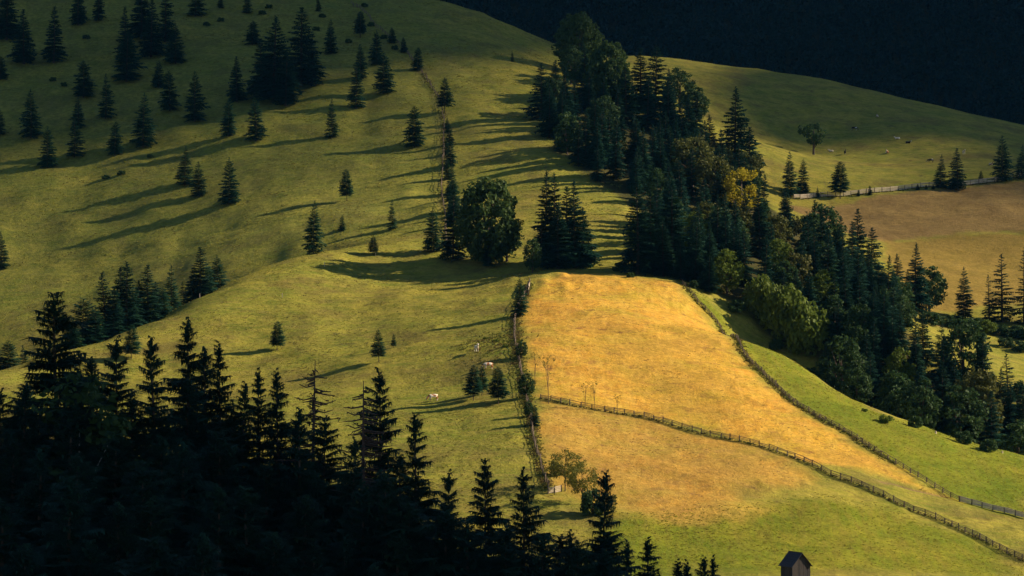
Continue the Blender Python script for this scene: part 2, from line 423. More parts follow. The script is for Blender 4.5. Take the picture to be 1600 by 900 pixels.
c = mixc(nt, s1.outputs['Red'], c, h)
c = mixc(nt, math_n(nt, 'MULTIPLY', s2.outputs['Blue'], 0.6), c, (0.095, 0.105, 0.022))
c = mixc(nt, s2.outputs['Red'], c, mixc(nt, fine, (0.22, 0.12, 0.07), (0.36, 0.23, 0.15)))
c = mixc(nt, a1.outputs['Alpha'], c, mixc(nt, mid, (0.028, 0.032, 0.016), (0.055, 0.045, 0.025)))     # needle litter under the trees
# blade-scale light and dark of the sward itself
c = mixc(nt, math_n(nt, 'MULTIPLY', fine, 0.6), c, mixc(nt, 1.0, c, (0.46, 0.48, 0.46), 'MULTIPLY'))
c = mixc(nt, math_n(nt, 'MULTIPLY', tuft, 0.40), c, mixc(nt, 1.0, c, (1.45, 1.40, 1.25), 'MULTIPLY'))
nt.links.new(c, p.inputs['Base Color'])
p.inputs['Roughness'].default_value = 0.95; p.inputs['Specular IOR Level'].default_value = 0.05
bsum = noise(nt, 0.9, 4, 0.75, pos)
bp = N(nt, 'ShaderNodeBump'); bp.inputs['Strength'].default_value = 0.8; bp.inputs['Distance'].default_value = 0.5
nt.links.new(bsum, bp.inputs['Height']); nt.links.new(bp.outputs[0], p.inputs['Normal'])
M_GROUND = m
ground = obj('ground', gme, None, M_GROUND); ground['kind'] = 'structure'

# ------------------------------------------------------------------ tree kinds (each mesh is 10 m tall, scaled to size when planted)
def spruce(seed, R=1.9, base=0.06, whorls=27, per=8, n=5, droop=0.35, rag=0.25, power=0.9, bare_top=0.0, hang=0.5, gaps=0.0, mat=None, fat=1.0):
    r = random.Random(seed); H = 10.0
    lean = (r.uniform(-.12, .12), r.uniform(-.12, .12))
    def axis_at(z): return Vector((lean[0] * math.sin(z * .5), lean[1] * math.sin(z * .4 + 1), z))
    t = MB()
    zs = [0, 0.25, 0.6, 1.5, 3, 5, 7, 9, 9.75]
    t.tube([axis_at(z) - Vector((0, 0, 0.08 if z == 0 else 0)) for z in zs], [0.22, 0.16, 0.14, 0.125, 0.11, 0.085, 0.055, 0.022, 0.008], 6)
    V = []; T = []
    side_bias = r.uniform(0, 6.28)
    for i in range(whorls):
        u = i / (whorls - 1)
        zc = H * (base + (1 - base) * (1 - (1 - u) ** 1.12) * 0.985)
        tt = (zc / H - base) / (1 - base)
        rr = R * (1 - tt) ** power * (1 - 0.35 * max(0, 0.12 - tt) / 0.12) + 0.10
        if gaps and r.random() < gaps: rr *= r.uniform(.35, .7)
        k = max(4, int(per * (0.55 + 0.45 * (1 - tt))))
        a0 = r.uniform(0, 6.28)
        for j in range(k):
            a = a0 + 6.2832 * j / k + r.uniform(-.25, .25)
            L = rr * (1 + r.uniform(-rag, rag * 0.6)) * (1 + 0.10 * math.cos(a - side_bias))
            if gaps and r.random() < gaps * 0.5: continue
            d = Vector((math.cos(a), math.sin(a), 0)); sd = Vector((-d.y, d.x, 0))
            z0 = zc + r.uniform(-.16, .16) * (1 + 1.2 * gaps / .16); o = axis_at(z0)
            lift = 0.55 * tt + 0.05 + r.uniform(-.08, .1); dr = droop * (1.15 - tt) + r.uniform(-.05, .1)
            def sp(s): return o + d * (L * s) + Vector((0, 0, L * (lift * s - dr * s * s + 0.10 * max(0, s - .75))))
            for q in range(n):
                s = 0.12 + 0.88 * (q + 0.5 * r.random()) / n
                b = sp(s); w = L * (0.52 - 0.32 * s) * r.uniform(.75, 1.3) * fat + 0.08
                fw = L / n * 1.15
                for sg in (-1, 1):
                    tip = b + sd * (sg * w) + d * (w * .55) + Vector((0, 0, -w * r.uniform(.05, .45)))
                    m0 = len(V); V += [b - d * fw * .5, b + d * fw * .6, tip]; T.append((m0, m0 + 1, m0 + 2))
                hh = hang * (0.20 * L + 0.16) * r.uniform(.5, 1.3)
                tip = b + Vector((r.uniform(-.1, .1), r.uniform(-.1, .1), -hh)) + d * (fw * .3)
                m0 = len(V); V += [b - d * fw * .55, b + d * fw * .6 + sd * r.uniform(-.08, .08), tip]; T.append((m0, m0 + 1, m0 + 2))
            e = sp(1.0); f0 = sp(0.86); w = 0.05 + L * .05
            m0 = len(V); V += [f0 - sd * w, f0 + sd * w, e + d * (0.06 + .05 * L)]; T.append((m0, m0 + 1, m0 + 2))
    for j in range(5):     # leader
        a = j * 1.26; d = Vector((math.cos(a), math.sin(a), 0)) * 0.09
        m0 = len(V); V += [axis_at(9.3) + d, axis_at(9.35) - d, axis_at(10.0)]; T.append((m0, m0 + 1, m0 + 2))
    cr = mesh_np('spruce_crown', [tuple(v) for v in V], None, T, mat or M_SPRUCE)
    return dict(trunk=t.build('spruce_trunk', M_BARK), crown=cr, name='spruce_tree', cat='tree', w=R)

def dead_spruce(seed):
    r = random.Random(seed); t = MB()
    t.tube([(0, 0, -.1), (.02, 0, 3), (-.03, .02, 6), (0, 0, 10)], [.16, .12, .07, .012], 6)
    b = MB()
    for i in range(84):
        z = 3.2 + 6.5 * (i / 84) ** .9; L = (10.8 - z) * 0.30 * r.uniform(.45, 1.15) + .1; a = r.uniform(0, 6.28)
        d = Vector((math.cos(a), math.sin(a), 0)); o = Vector((0, 0, z))
        p1 = o + d * L * .55 + Vector((0, 0, -.12 * L)); p2 = o + d * L + Vector((0, 0, -.05 * L + r.uniform(-.1, .1)))
        b.tube([o, p1, p2], [.034, .026, .014], 4, False)
        for q in range(3):
            s = r.uniform(.4, 1); o2 = o + (p2 - o) * s
            b.tube([o2, o2 + Vector((r.uniform(-.3, .3), r.uniform(-.3, .3), r.uniform(-.3, .05))) * L * .6], [.020, .010], 3, False)
    return dict(trunk=t.build('dead_trunk', M_DEAD), crown=b.build('dead_branches', M_DEAD), name='dead_spruce', cat='tree', w=1.5, crown_name='branches')

def broadleaf(seed, rx=3.2, rz=3.6, cz=6.2, clumps=46, leaves=58, size=0.30, mat=None, trunk_mat=None, low=False, clump_r=0.95, limbs=9, trunk_r=0.22, shape=1.0):
    r = random.Random(seed); g = np.random.default_rng(seed)
    t = MB()
    top = Vector((r.uniform(-.3, .3), r.uniform(-.3, .3), cz + rz * .35))
    t.tube([(0, 0, -.15), (0, 0, .5), (top.x * .3, top.y * .3, cz * .5), (top.x * .7, top.y * .7, cz), top], [trunk_r * 1.4, trunk_r, trunk_r * .8, trunk_r * .5, trunk_r * .12], 7)
    C = []; tries = 0
    while len(C) < clumps and tries < 4000:
        tries += 1
        v = g.normal(size=3); v /= np.linalg.norm(v)
        rad = g.uniform(.45, 1.0) ** .5
        taper = 1.0 - (1 - shape) * max(0, v[2])
        c = np.array([v[0] * rx * rad * taper, v[1] * rx * rad * taper, cz + v[2] * rz * rad])
        if c[2] < (0.5 if low else 1.6): continue
        C.append((c, clump_r * g.uniform(.6, 1.25)))
    for c, _ in C[:limbs]:
        z0 = r.uniform(.35, .75) * min(cz, c[2]); o = Vector((top.x * .4, top.y * .4, z0)); e = Vector(c)
        mid = o.lerp(e, .5) + Vector((0, 0, .25))
        t.tube([o, mid, e], [trunk_r * .42, trunk_r * .28, trunk_r * .08], 5, False)
    V = []
    for c, cr in C:
        nrm = g.normal(size=(leaves, 3)); nrm /= np.linalg.norm(nrm, axis=1)[:, None]
        rr = cr * g.uniform(.25, 1.0, (leaves, 1)) ** .5
        pc = c + nrm * rr * np.array([1.1, 1.1, .8])
        out = nrm + 0.7 * g.normal(size=(leaves, 3)) + np.array([0, 0, .35]); out /= np.linalg.norm(out, axis=1)[:, None]
        ax = np.cross(out, g.normal(size=(leaves, 3))); ax /= np.linalg.norm(ax, axis=1)[:, None]
        bx = np.cross(out, ax); s = size * g.uniform(.55, 1.25, (leaves, 1))
        V.append(np.stack([pc - ax * s, pc - bx * s * .55, pc + ax * s, pc + bx * s * .55], 1))
    V = np.concatenate(V).reshape(-1, 3)
    V[:, 2] = np.maximum(V[:, 2], 0.05)
    q = np.arange(len(V)).reshape(-1, 4)
    return dict(trunk=t.build('tree_trunk', trunk_mat or M_BARK), crown=mesh_np('leaf_crown', V, q, None, mat or M_LEAF_DARK), name='broadleaf_tree', cat='tree', w=rx)

K = {}
for i in range(4):      # young pasture spruces: broad, dense, branched to the ground
    K['y%d' % i] = spruce(20 + i, R=[2.7, 3.0, 2.5, 3.1][i], base=.06, whorls=28, per=10, n=7, droop=.25, rag=.4, power=[.85, .7, .95, .62][i], mat=M_SPRUCE_YOUNG, hang=.45, fat=1.3, gaps=[.05, .1, .08, .12][i])
for i in range(2):      # small trees with a clear stem
    K['s%d' % i] = spruce(40 + i, R=[3.1, 2.8][i], base=.22, whorls=24, per=11, n=6, droop=.2, rag=.28, fat=1.4, gaps=.04, power=[.58, .8][i], mat=M_SPRUCE_YOUNG, hang=.3)
for i in range(5):      # forest spruces
    K['m%d' % i] = spruce(60 + i, R=[1.7, 1.9, 1.55, 2.1, 1.8][i], base=.06, whorls=36, per=9, n=6, droop=.4, rag=.36, fat=1.2, power=[.85, .9, .8, .95, .75][i], hang=.7, gaps=.06)
for i in range(5):      # old ragged spruces on the near slope
    K['o%d' % i] = spruce(80 + i, R=[1.95, 1.7, 1.85, 1.6, 2.15][i], fat=1.5, base=.04, whorls=58, per=9, n=12, droop=[.5, .6, .45, .55, .6][i], rag=.5, power=[.72, .85, .8, .9, .68][i], hang=.85, gaps=.12)
for i in range(2):      # tall thin-branched spruces
    K['t%d' % i] = spruce(100 + i, R=[1.7, 1.5][i], base=.05, whorls=22, per=8, n=7, fat=1.35, droop=.35, rag=.35, power=.85, hang=.7, gaps=.15)
K['dead0'] = dead_spruce(5); K['dead1'] = dead_spruce(9)
K['b0'] = broadleaf(1, 3.2, 4.2, 5.6, 130, 34, .27, clump_r=.75)
K['b1'] = broadleaf(2, 2.8, 4.5, 5.2, 120, 34, .27, low=True, clump_r=.75)
K['b2'] = broadleaf(3, 3.0, 4.2, 5.6, 110, 32, .26, M_LEAF_OLIVE, clump_r=.72)
K['b3'] = broadleaf(4, 3.1, 4.4, 5.2, 120, 34, .26, M_LEAF_LIGHT, low=True, clump_r=.75, shape=.75)
K['b4'] = broadleaf(6, 2.4, 4.6, 5.0, 100, 34, .26, clump_r=.7, mat=M_LEAF_DARK, low=True, shape=.6)
K['by'] = broadleaf(7, 2.7, 4.2, 5.7, 40, 50, .27, M_LEAF_YELLOW, clump_r=.85)
K['bb'] = broadleaf(8, 4.0, 4.8, 5.0, 260, 40, .27, M_LEAF_BEECH, low=True, shape=.75, clump_r=.75, limbs=4)          # big beech
K['ba'] = broadleaf(9, 5.4, 3.0, 6.6, 30, 44, .40, M_LEAF_DARK, clump_r=1.05, trunk_r=.38)       # apple
K['bw'] = broadleaf(10, 4.5, 3.4, 6.4, 90, 44, .21, M_WILLOW, clump_r=.9, limbs=12, trunk_r=.14)   # thin willow
K['bp'] = broadleaf(12, 2.6, 3.6, 6.2, 30, 40, .22, M_LEAF_DARK, M_BARK_PALE, clump_r=.8, limbs=3, trunk_r=.075)  # birch
K['sh'] = broadleaf(13, 5.5, 4.6, 4.6, 90, 34, .62, M_LEAF_LIGHT, low=True, clump_r=2.0, limbs=5)
K['sd'] = broadleaf(14, 5.8, 4.4, 3.2, 24, 70, .75, M_LEAF_DARK, low=True, clump_r=2.3, limbs=6)
K['sl'] = broadleaf(18, 5.6, 4.4, 3.4, 26, 70, .7, M_LEAF_LIGHT, low=True, clump_r=2.2, limbs=6)
K['sap'] = broadleaf(15, 1.5, 2.6, 7.2, 10, 14, .16, M_WILLOW, M_DEAD, clump_r=.55, limbs=9, trunk_r=.07)
for k in ('sh', 'sd', 'sl'): K[k]['name'] = 'shrub'; K[k]['cat'] = 'shrub'
for k in ('bp',): K[k]['name'] = 'birch_tree'
K['bw']['name'] = 'willow_tree'; K['sap']['name'] = 'sapling'; K['ba']['name'] = 'apple_tree'
for i in range(2): K['s%d' % i]['name'] = 'spruce_tree'

def plant(x, y, h, kind, label, group=None, wide=1.0, sink=0.15, tilt=0.0, z=None):
    k = K[kind]
    e = bpy.data.objects.new(k['name'], None); COL.objects.link(e)
    e.empty_display_size = 0.5
    e.location = (x, y, (ground_z(x, y) if z is None else z) - sink)
    e.rotation_euler = (tilt * random.uniform(-1, 1), tilt * random.uniform(-1, 1), random.uniform(0, 6.28))
    s = h / 10.0; wide *= random.uniform(.9, 1.12); e.scale = (s * wide, s * wide * random.uniform(.93, 1.07), s)
    obj('trunk', k['trunk'], e); obj(k.get('crown_name', 'crown'), k['crown'], e)
    tag(e, label, k['cat'], group)
    return e

def plant_px(px, base, top, kind, label, group=None, wide=1.0, tilt=0.02):
    """a tree whose foot stands on the visible ground point (px, base) and whose height spans to top"""
    x, y = cast(px, base)
    return plant(x, y, (base - top) * y / F, kind, label, group, wide, tilt=tilt)

def plant_d(px, top, d, kind, label, group=None, wide=1.0, tilt=0.02, hmin=None):
    """a tree at a known distance whose foot is out of sight"""
    x = d * (px - 800) / F; zt = -d * (top - 450) / F
    h = zt - ground_z(x, d)
    if hmin and h < hmin: return None
    return plant(x, d, h + 0.15, kind, label, group, wide, tilt=tilt)

# ------------------------------------------------------------------ trees of the upper pasture (px, foot, tip, kind, width, label)
G1 = 'spruces scattered over the upper pasture'
UP = [
(37, 100, 14, 'm1', 1.25, 'tall dark spruce in the shaded top corner, second from the photo edge'),
(10, 62, -30, 'm3', 1.3, 'black spruce mass tree cut by the left photo edge at the top corner'),
(84, 96, 8, 'm0', 1.35, 'tall column-shaped dark spruce standing alone in the shaded top corner'),
(122, 40, -30, 'm1', 1.2, 'dark spruce cut off by the top photo edge, near the corner'),
(155, 33, -28, 'm2', 1.2, 'narrow dark spruce cut off by the top photo edge, beside a wider one'),
(195, 96, 10, 'm2', 1.3, 'slim tall spruce standing directly behind a broader dark spruce'),
(198, 124, 42, 'y0', 1.1, 'broad dark spruce in front of a slim tall one near the top'),
(222, 60, -28, 'm3', 1.3, 'dark spruce at the back of the top-edge clump of big spruces'),
(236, 84, -6, 'm1', 1.5, 'widest spruce in the dark clump at the top edge'),
(258, 66, -18, 'm4', 1.3, 'dark spruce between the widest spruce and the pointed one of the clump'),
(274, 96, 33, 'y1', 1.0, 'pointed dark spruce at the lower end of the top-edge clump'),
(305, 27, -25, 'y2', 1.2, 'squat dark spruce cut by the top edge beyond the clump'),
(385, 16, -18, 'y2', 1.0, 'small dark spruce cut by the top edge above a round bush'),
(345, 14, -8, 'y1', 1.0, 'tiny dark spruce at the top edge among low bushes'),
(130, 152, 94, 'y3', 1.0, 'bushy spruce uppermost of a vertical string of three in the shade'),
(122, 198, 148, 'y0', 1.0, 'middle spruce of a vertical string of three in the shade'),
(116, 241, 176, 'y2', .95, 'lowest spruce of a vertical string of three in the shade'),
(48, 219, 141, 'y0', .95, 'leaning-looking dark spruce just above a smaller one near the left edge'),
(74, 258, 194, 'y1', .95, 'smaller dark spruce below a taller one near the left edge'),
(165, 187, 116, 'y2', .95, 'slender dark spruce between the string of three and the broad one'),
(180, 241, 188, 'y3', .95, 'short broad spruce in the shade left of the largest pasture spruce'),
(224, 226, 139, 'y0', 1.0, 'largest broad spruce in the middle of the shaded pasture slope'),
(248, 134, 92, 'y1', 1.0, 'small spruce half hidden behind a conical one on the shaded slope'),
(265, 178, 115, 'y3', .95, 'conical spruce with a smaller one behind it on the shaded slope'),
(305, 187, 107, 'y0', .9, 'neat conical spruce with a long shadow at the edge of the shade'),
(370, 158, 86, 'm1', 1.2, 'dark column spruce just before the big black spruce clump'),
(357, 218, 159, 'y3', .85, 'dim greyish spruce left of a darker twin below the black clump'),
(400, 222, 154, 'y1', .9, 'dark spruce twin standing below the big black spruce clump'),
(289, 290, 228, 'y2', 1.0, 'left tree of the touching pair below the shaded slope'),
(311, 306, 250, 'y0', 1.0, 'right tree of the touching pair below the shaded slope'),
(358, 319, 246, 'y1', .8, 'upright single spruce right of the touching pair'),
(0, 214, 172, 'y2', 1.0, 'spruce half cut by the left edge in the shaded slope'),
(1, 126, 88, 'y3', 1.0, 'small spruce half cut by the left edge near the top'),
(2, 418, 358, 'y0', 1.0, 'lone spruce half cut by the left edge on the open green slope'),
(395, 69, 31, 'y3', 1.1, 'rounded small spruce above the big black spruce clump'),
(470, 132, 8, 'm1', 1.6, 'tallest pointed spruce of the big black clump'),
(428, 158, 26, 'm3', 1.6, 'wide flat-topped spruce of the big black clump'),
(447, 168, 84, 'm0', 1.7, 'front spruce at the foot of the big black clump'),
(408, 148, 60, 'm4', 1.5, 'lower left shoulder spruce of the big black clump'),
(488, 130, 60, 'm2', 1.6, 'short spruce on the lit side of the big black clump'),
(517, 84, 29, 'y0', .95, 'dense conical spruce right of the big black clump'),
(497, 18, -8, 'y2', .9, 'little spruce at the top edge above the dense conical one'),
(563, 58, 16, 's0', .9, 'small stemmed spruce beside the start of the upper fence'),
(589, 101, 48, 'y1', .9, 'upper dark spruce of an overlapping pair near the upper fence'),
(599, 149, 84, 'y3', .85, 'lower dark spruce of an overlapping pair near the upper fence'),
(563, 127, 71, 'y0', .85, 'rear spruce of the slim pair on the brow, half hidden'),
(557, 168, 94, 'y2', .85, 'front spruce of the slim pair on the brow'),
(612, 70, 45, 'y3', 1.0, 'small spruce on the upper fence line, uppermost of the cluster'),
(631, 84, 59, 'y1', 1.0, 'small spruce on the upper fence line, middle of the cluster'),
(653, 110, 73, 'y3', .95, 'bushy leaning spruce at the bend of the upper fence'),
(519, 214, 151, 'y2', .85, 'lone spruce in the middle of the sunlit upper pasture'),
(648, 228, 163, 'y3', .85, 'broad lone spruce left of the upper fence, long shadow'),
(695, 179, 123, 's1', .95, 'spruce with short bare stem on the upper fence line'),
(542, 311, 261, 's0', .85, 'small conical spruce with visible stem on the lit slope'),
(613, 359, 311, 'y2', .8, 'slim pale green spruce near the gully rim'),
(490, 398, 314, 'y0', .85, 'tall dark spruce on the rim of the gully'),
(534, 363, 338, 'y1', .9, 'tiny spruce between the tall rim spruce and the slim one'),
(584, 398, 368, 's0', 1.0, 'small stubby spruce just below the gully rim'),
(677, 394, 325, 'y1', .85, 'leftmost spruce of the group round the great beech'),
(708, 407, 298, 'm1', 1.15, 'tall narrow spruce pressed against the great beech'),
(433, 545, 499, 's0', 1.0, 'small round-topped spruce alone on the lower left field'),
(592, 572, 519, 's1', 1.0, 'lone spruce with a bare stem and long shadow on the field'),
(615, 547, 524, 's1', .8, 'tiny thin spruce right behind the lone stemmed spruce'),
(740, 629, 572, 's0', .85, 'left tree of the three small stemmed spruces by the cows'),
(753, 621, 573, 's1', .8, 'rear tree of the three small stemmed spruces by the cows'),
(778, 634, 575, 's0', .95, 'right tree of the three small stemmed spruces by the cows'),
(812, 492, 432, 'y1', .8, 'green spruce growing at the top of the middle fence'),
(835, 672, 638, 'y3', .9, 'squat green spruce hiding the middle fence below the crossing'),
(800, 98, 79, 'y2', .7, 'tiny lone spruce high on the bare ridge'),
(205, 565, 510, 's0', .85, 'rounded stemmed spruce in front of the grassy crest'),
]
for px, b, t, k, w, lab in UP: plant_px(px, b, t, k, lab, G1, w)
ROW = [(699, 206, 180), (702, 226, 190), (697, 240, 212), (704, 262, 222), (699, 279, 246), (706, 300, 254), (701, 316, 284), (709, 334, 282), (703, 352, 312), (716, 340, 306)]
RL = ['topmost', 'second', 'third', 'fourth', 'fifth', 'sixth', 'seventh', 'eighth', 'ninth', 'tenth']
for i, (px, b, t) in enumerate(ROW):
    plant_px(px, b, t, 'y%d' % (i % 4), '%s young spruce down the hedge row along the upper fence' % RL[i], 'young spruces grown along the upper fence', .85)
# spruces whose feet stand in the gully behind the grassy crest
GULLY = [(340, 400, 'y1', .85, 'last small spruce at the upper end of the row behind the crest'), (313, 385, 'm1', 1.25, 'pointed spruce near the upper end of the row behind the crest'),
(303, 416, 'y0', .9, 'low spruce in front of the pointed one behind the crest'), (268, 413, 'y2', .75, 'free-standing spruce with gaps in the middle of the row behind the crest'),
(231, 413, 'm1', 1.25, 'spruce with stepped outline in the row behind the crest'), (243, 440, 'm4', 1.5, 'short dark spruce beside the one with stepped outline'),
(199, 409, 'm0', 1.25, 'tallest spruce of the row behind the crest'), (187, 416, 'm2', 1.3, 'spruce touching the left side of the tallest behind the crest'),
(164, 425, 'm2', 1.3, 'spruce with thin long tip in the row behind the crest'), (130, 466, 'y3', 1.2, 'wide rounded bushy spruce at the lower end of the row'),
(150, 478, 'y1', 1.0, 'short spruce filling the gap beside the wide bushy one'), (36, 540, 'y2', 1.2, 'dim spruce deep in the gully at the left edge'),
(12, 532, 'y3', 1.2, 'dimmest spruce deep in the gully, cut by the left edge'), (58, 552, 'y0', 1.1, 'small dim spruce low in the gully behind the old ragged spruce'), (-8, 540, 'y1', 1.2, 'dim spruce in the gully at the very edge of the photo'),
(217, 438, 'm3', 1.3, 'dark spruce filling the row between the tallest and the stepped one'), (178, 448, 'm0', 1.4, 'low spruce filling the row under the thin long tip'), (112, 492, 'y0', 1.0, 'low spruce left of the wide rounded bushy one'), (286, 440, 'y2', .9, 'low spruce left of the pointed one in the row'), (326, 418, 'y3', .8, 'little spruce between the last two of the row'), (254, 448, 'y1', .9, 'low spruce before the free-standing one in the row')]
CREST = [(0, 828), (100, 842), (200, 868), (300, 906), (400, 934)]
for px, t, k, w, lab in GULLY:
    d = float(np.interp(px, [c[0] for c in CREST], [c[1] for c in CREST])) + random.uniform(14, 26)
    plant_d(px, t, d, k, lab, 'spruces rising behind the grassy crest', w * 1.2)

# the clump and the great beech at the head of the fields
plant_px(762, 414, 273, 'bb', 'great round-topped beech at the head of the green field', wide=.86)
plant_px(792, 408, 332, 'b4', 'lower broadleaf shoulder on the right of the great beech', wide=1.2)
plant_px(764, 416, 362, 'y2', 'small spruce in front of the foot of the great beech', G1, .8)
plant_px(832, 430, 374, 'b1', 'dark bushy tree between beech and the spruce clump', wide=.95)
for px, b, t, k, w, lab in [(851, 412, 266, 'm2', 1.15, 'leftmost spire of the dense spruce clump above the golden field'), (868, 413, 272, 'm0', 1.1, 'second spire of the dense spruce clump above the golden field'),
    (884, 416, 290, 'm4', 1.3, 'third spire of the dense spruce clump above the golden field'), (898, 419, 282, 'm3', 1.15, 'rightmost tall spire of the dense spruce clump above the golden field'),
    (872, 422, 322, 'm1', 1.6, 'front spruce filling the foot of the clump above the golden field'), (911, 418, 324, 'm0', 1.5, 'low right flank spruce of the clump above the golden field'), (846, 418, 340, 'm1', 1.3, 'low left flank spruce of the clump above the golden field')]:
    plant_px(px, b, t, k, lab, 'spruce clump above the golden field', w)

# ------------------------------------------------------------------ the forest belt
NB = [
(905, 118, 16, 'bb', .95, 'huge round broadleaf crown at the top of the forest belt'),
(868, 150, 92, 'm1', 1.5, 'broad spruce below the huge round crown, on the ridge side'),
(846, 188, 100, 'm0', 1.5, 'outermost spruce of the belt on the ridge side'),
(858, 214, 128, 'm3', 1.3, 'green spruce at the ridge side margin of the belt'),
(950, 172, 62, 'bb', .8, 'very dark dome-shaped tree next to the huge round crown'),
(1001, 176, 76, 'm1', 1.5, 'pointed dark spruce of the twin pair against the far meadow'),
(1024, 178, 73, 'm4', 1.4, 'second dark spruce of the twin pair against the far meadow'),
(1062, 176, 106, 'b0', 1.0, 'dark rounded tree at the far meadow side of the belt'),
(1086, 196, 136, 'b1', 1.1, 'smaller rounded tree beside the far meadow side of the belt'),
(1148, 274, 134, 'm3', 1.35, 'tall dominant spruce standing out against the far meadow'),
(1170, 300, 196, 'm1', 1.4, 'spruce leaning on the dominant one at its right shoulder'),
(1160, 356, 254, 'by', 1.05, 'yellow autumn tree glowing inside the forest belt'),
(1082, 300, 208, 'b2', 1.1, 'olive brown broadleaf in the middle of the forest belt'),
(1118, 330, 238, 'b2', 1.1, 'brownish broadleaf beside the yellow autumn tree'),
(1012, 206, 122, 'm3', 1.4, 'spruce in front of the twin pair against the far meadow'),
(978, 200, 104, 'm0', 1.5, 'spruce left of the twin pair against the far meadow'),
(1044, 214, 128, 'm1', 1.4, 'spruce right below the twin pair against the far meadow'),
(1066, 236, 156, 'm4', 1.4, 'spruce below the dark rounded tree at the far meadow side'),
(1108, 256, 176, 'm0', 1.4, 'spruce left of the dominant spruce against the far meadow'),
(930, 236, 150, 'm2', 1.5, 'green spruce above the sunlit meadow edge of the belt'),
(996, 432, 280, 'm0', 1.25, 'tall spruce at the corner of the belt over the golden field'),
(1018, 430, 300, 'm4', 1.3, 'second spruce from the corner of the belt over the golden field'),
(1050, 430, 284, 'm2', 1.5, 'tall spruce third from the corner over the golden field'),
(1036, 434, 340, 'm1', 1.4, 'low front spruce at the corner of the belt'),
(1136, 462, 388, 'b3', 1.0, 'bright yellow-green sunlit tree at the margin of the belt'),
(1108, 458, 396, 'm3', 1.5, 'dark squat spruce left of the bright yellow-green tree'),
(1188, 500, 432, 'sh', .62, 'lit green hazel thicket right of the bright yellow-green tree'),
(1225, 532, 446, 'sh', .66, 'largest lit hazel thicket with rounded top'),
(1258, 556, 466, 'sh', .6, 'lower hazel thicket curving down to the strip'),
(1243, 474, 392, 'b2', 1.0, 'olive tree with thinning leaves above the hazel thicket'),
(1286, 420, 316, 'b0', .95, 'tall rounded broadleaf against the brown field'),
(1258, 400, 328, 'b2', .95, 'olive-tinged tree left of the tall rounded broadleaf'),
(1312, 420, 336, 'm2', 1.4, 'narrow dark spruce right of the tall rounded broadleaf'),
(1340, 440, 322, 'm1', 1.25, 'spire-topped spruce standing out against the brown field'),
(1362, 445, 352, 'm4', 1.5, 'spruce at the right shoulder of the spire-topped one'),
(1402, 470, 396, 'm0', 1.5, 'spruce against the yellow stubble, second from the crooked-tip one'),
(1430, 488, 380, 'm3', 1.2, 'crooked-tip spruce against the yellow stubble'),
(1452, 486, 412, 'b1', 1.1, 'green broadleaf hugging the crooked-tip spruce'),
(1506, 494, 411, 'y0', .9, 'dense conical spruce alone at the hedge below the stubble'),
(1545, 496, 424, 't1', 1.1, 'shorter thin spruce beside the tall see-through one'),
(1566, 502, 394, 't0', 1.2, 'tall see-through spruce with level branches at the stubble edge'),
(1599, 506, 388, 't1', 1.35, 'tall see-through spruce cut by the right edge'),
(1471, 592, 504, 'y2', .85, 'dark spruce in front of the small green field'),
(1506, 630, 496, 'b1', 1.0, 'large green broadleaf before the small green field'),
(1536, 640, 522, 'm1', 1.2, 'spruce right of the large green broadleaf'),
]
taken = []
CUT = (' at the ', ' of the ', ' against ', ' standing ', ' in the ', ' on the ', ' below ', ' inside ', ' beside ', ' right ', ' left ', ' with ', ' before ', ' low ', ' next ', ' alone', ' above', ' near ', ' cut ', ' glowing', ' hugging', ' leaning', ' between', ' rising', ' tucked', ' lost', ' under ', ' overlapping', ' one step', ' in front', ' third', ' curving')
def short(lab):
    cut = min([lab.find(c) for c in CUT if lab.find(c) > 6] + [len(lab)])
    return lab[:cut]
named = []
VAGUE = {'black spruce', 'dark spruce', 'spruce at the', 'spruce cut by the', 'spruce leaning', 'spruce left', 'spruce right', 'low black spruce', 'tall spruce', 'green broadleaf', 'small black tip', 'short spruce', 'broad spruce', 'green spruce', 'second spruce from the corner', 'second dark spruce', 'pointed dark spruce', 'tall see-through spruce', 'dark rounded tree', 'low round tree'}
def near_name(x, y, names):
    names = [q for q in names if q[2] not in VAGUE and len(q[2].split()) < 6]
    n = min(names, key=lambda q: (x - q[0]) ** 2 + 0.35 * (y - q[1]) ** 2)
    dx = 800 + F * x / y - (800 + F * n[0] / n[1])
    dy = y - n[1]; far = 'far ' if abs(dx) > 55 else ''
    if abs(dx) <= 14: return ('behind' if dy > 0 else 'in front of') + ' the ' + n[2]
    return far + ('up' if dy > 12 else 'down' if dy < -12 else 'straight') + ('-right' if dx > 0 else '-left') + ' from the ' + n[2]
for px, b, t, k, w, lab in NB:
    e = plant_px(px, b, t, k, lab, 'trees along the outline of the forest belt', w); taken.append((e.location.x, e.location.y, 4.2))
    named.append((e.location.x, e.location.y, short(lab)))
    if k == 'by': NBX = (e.location.x, e.location.y)
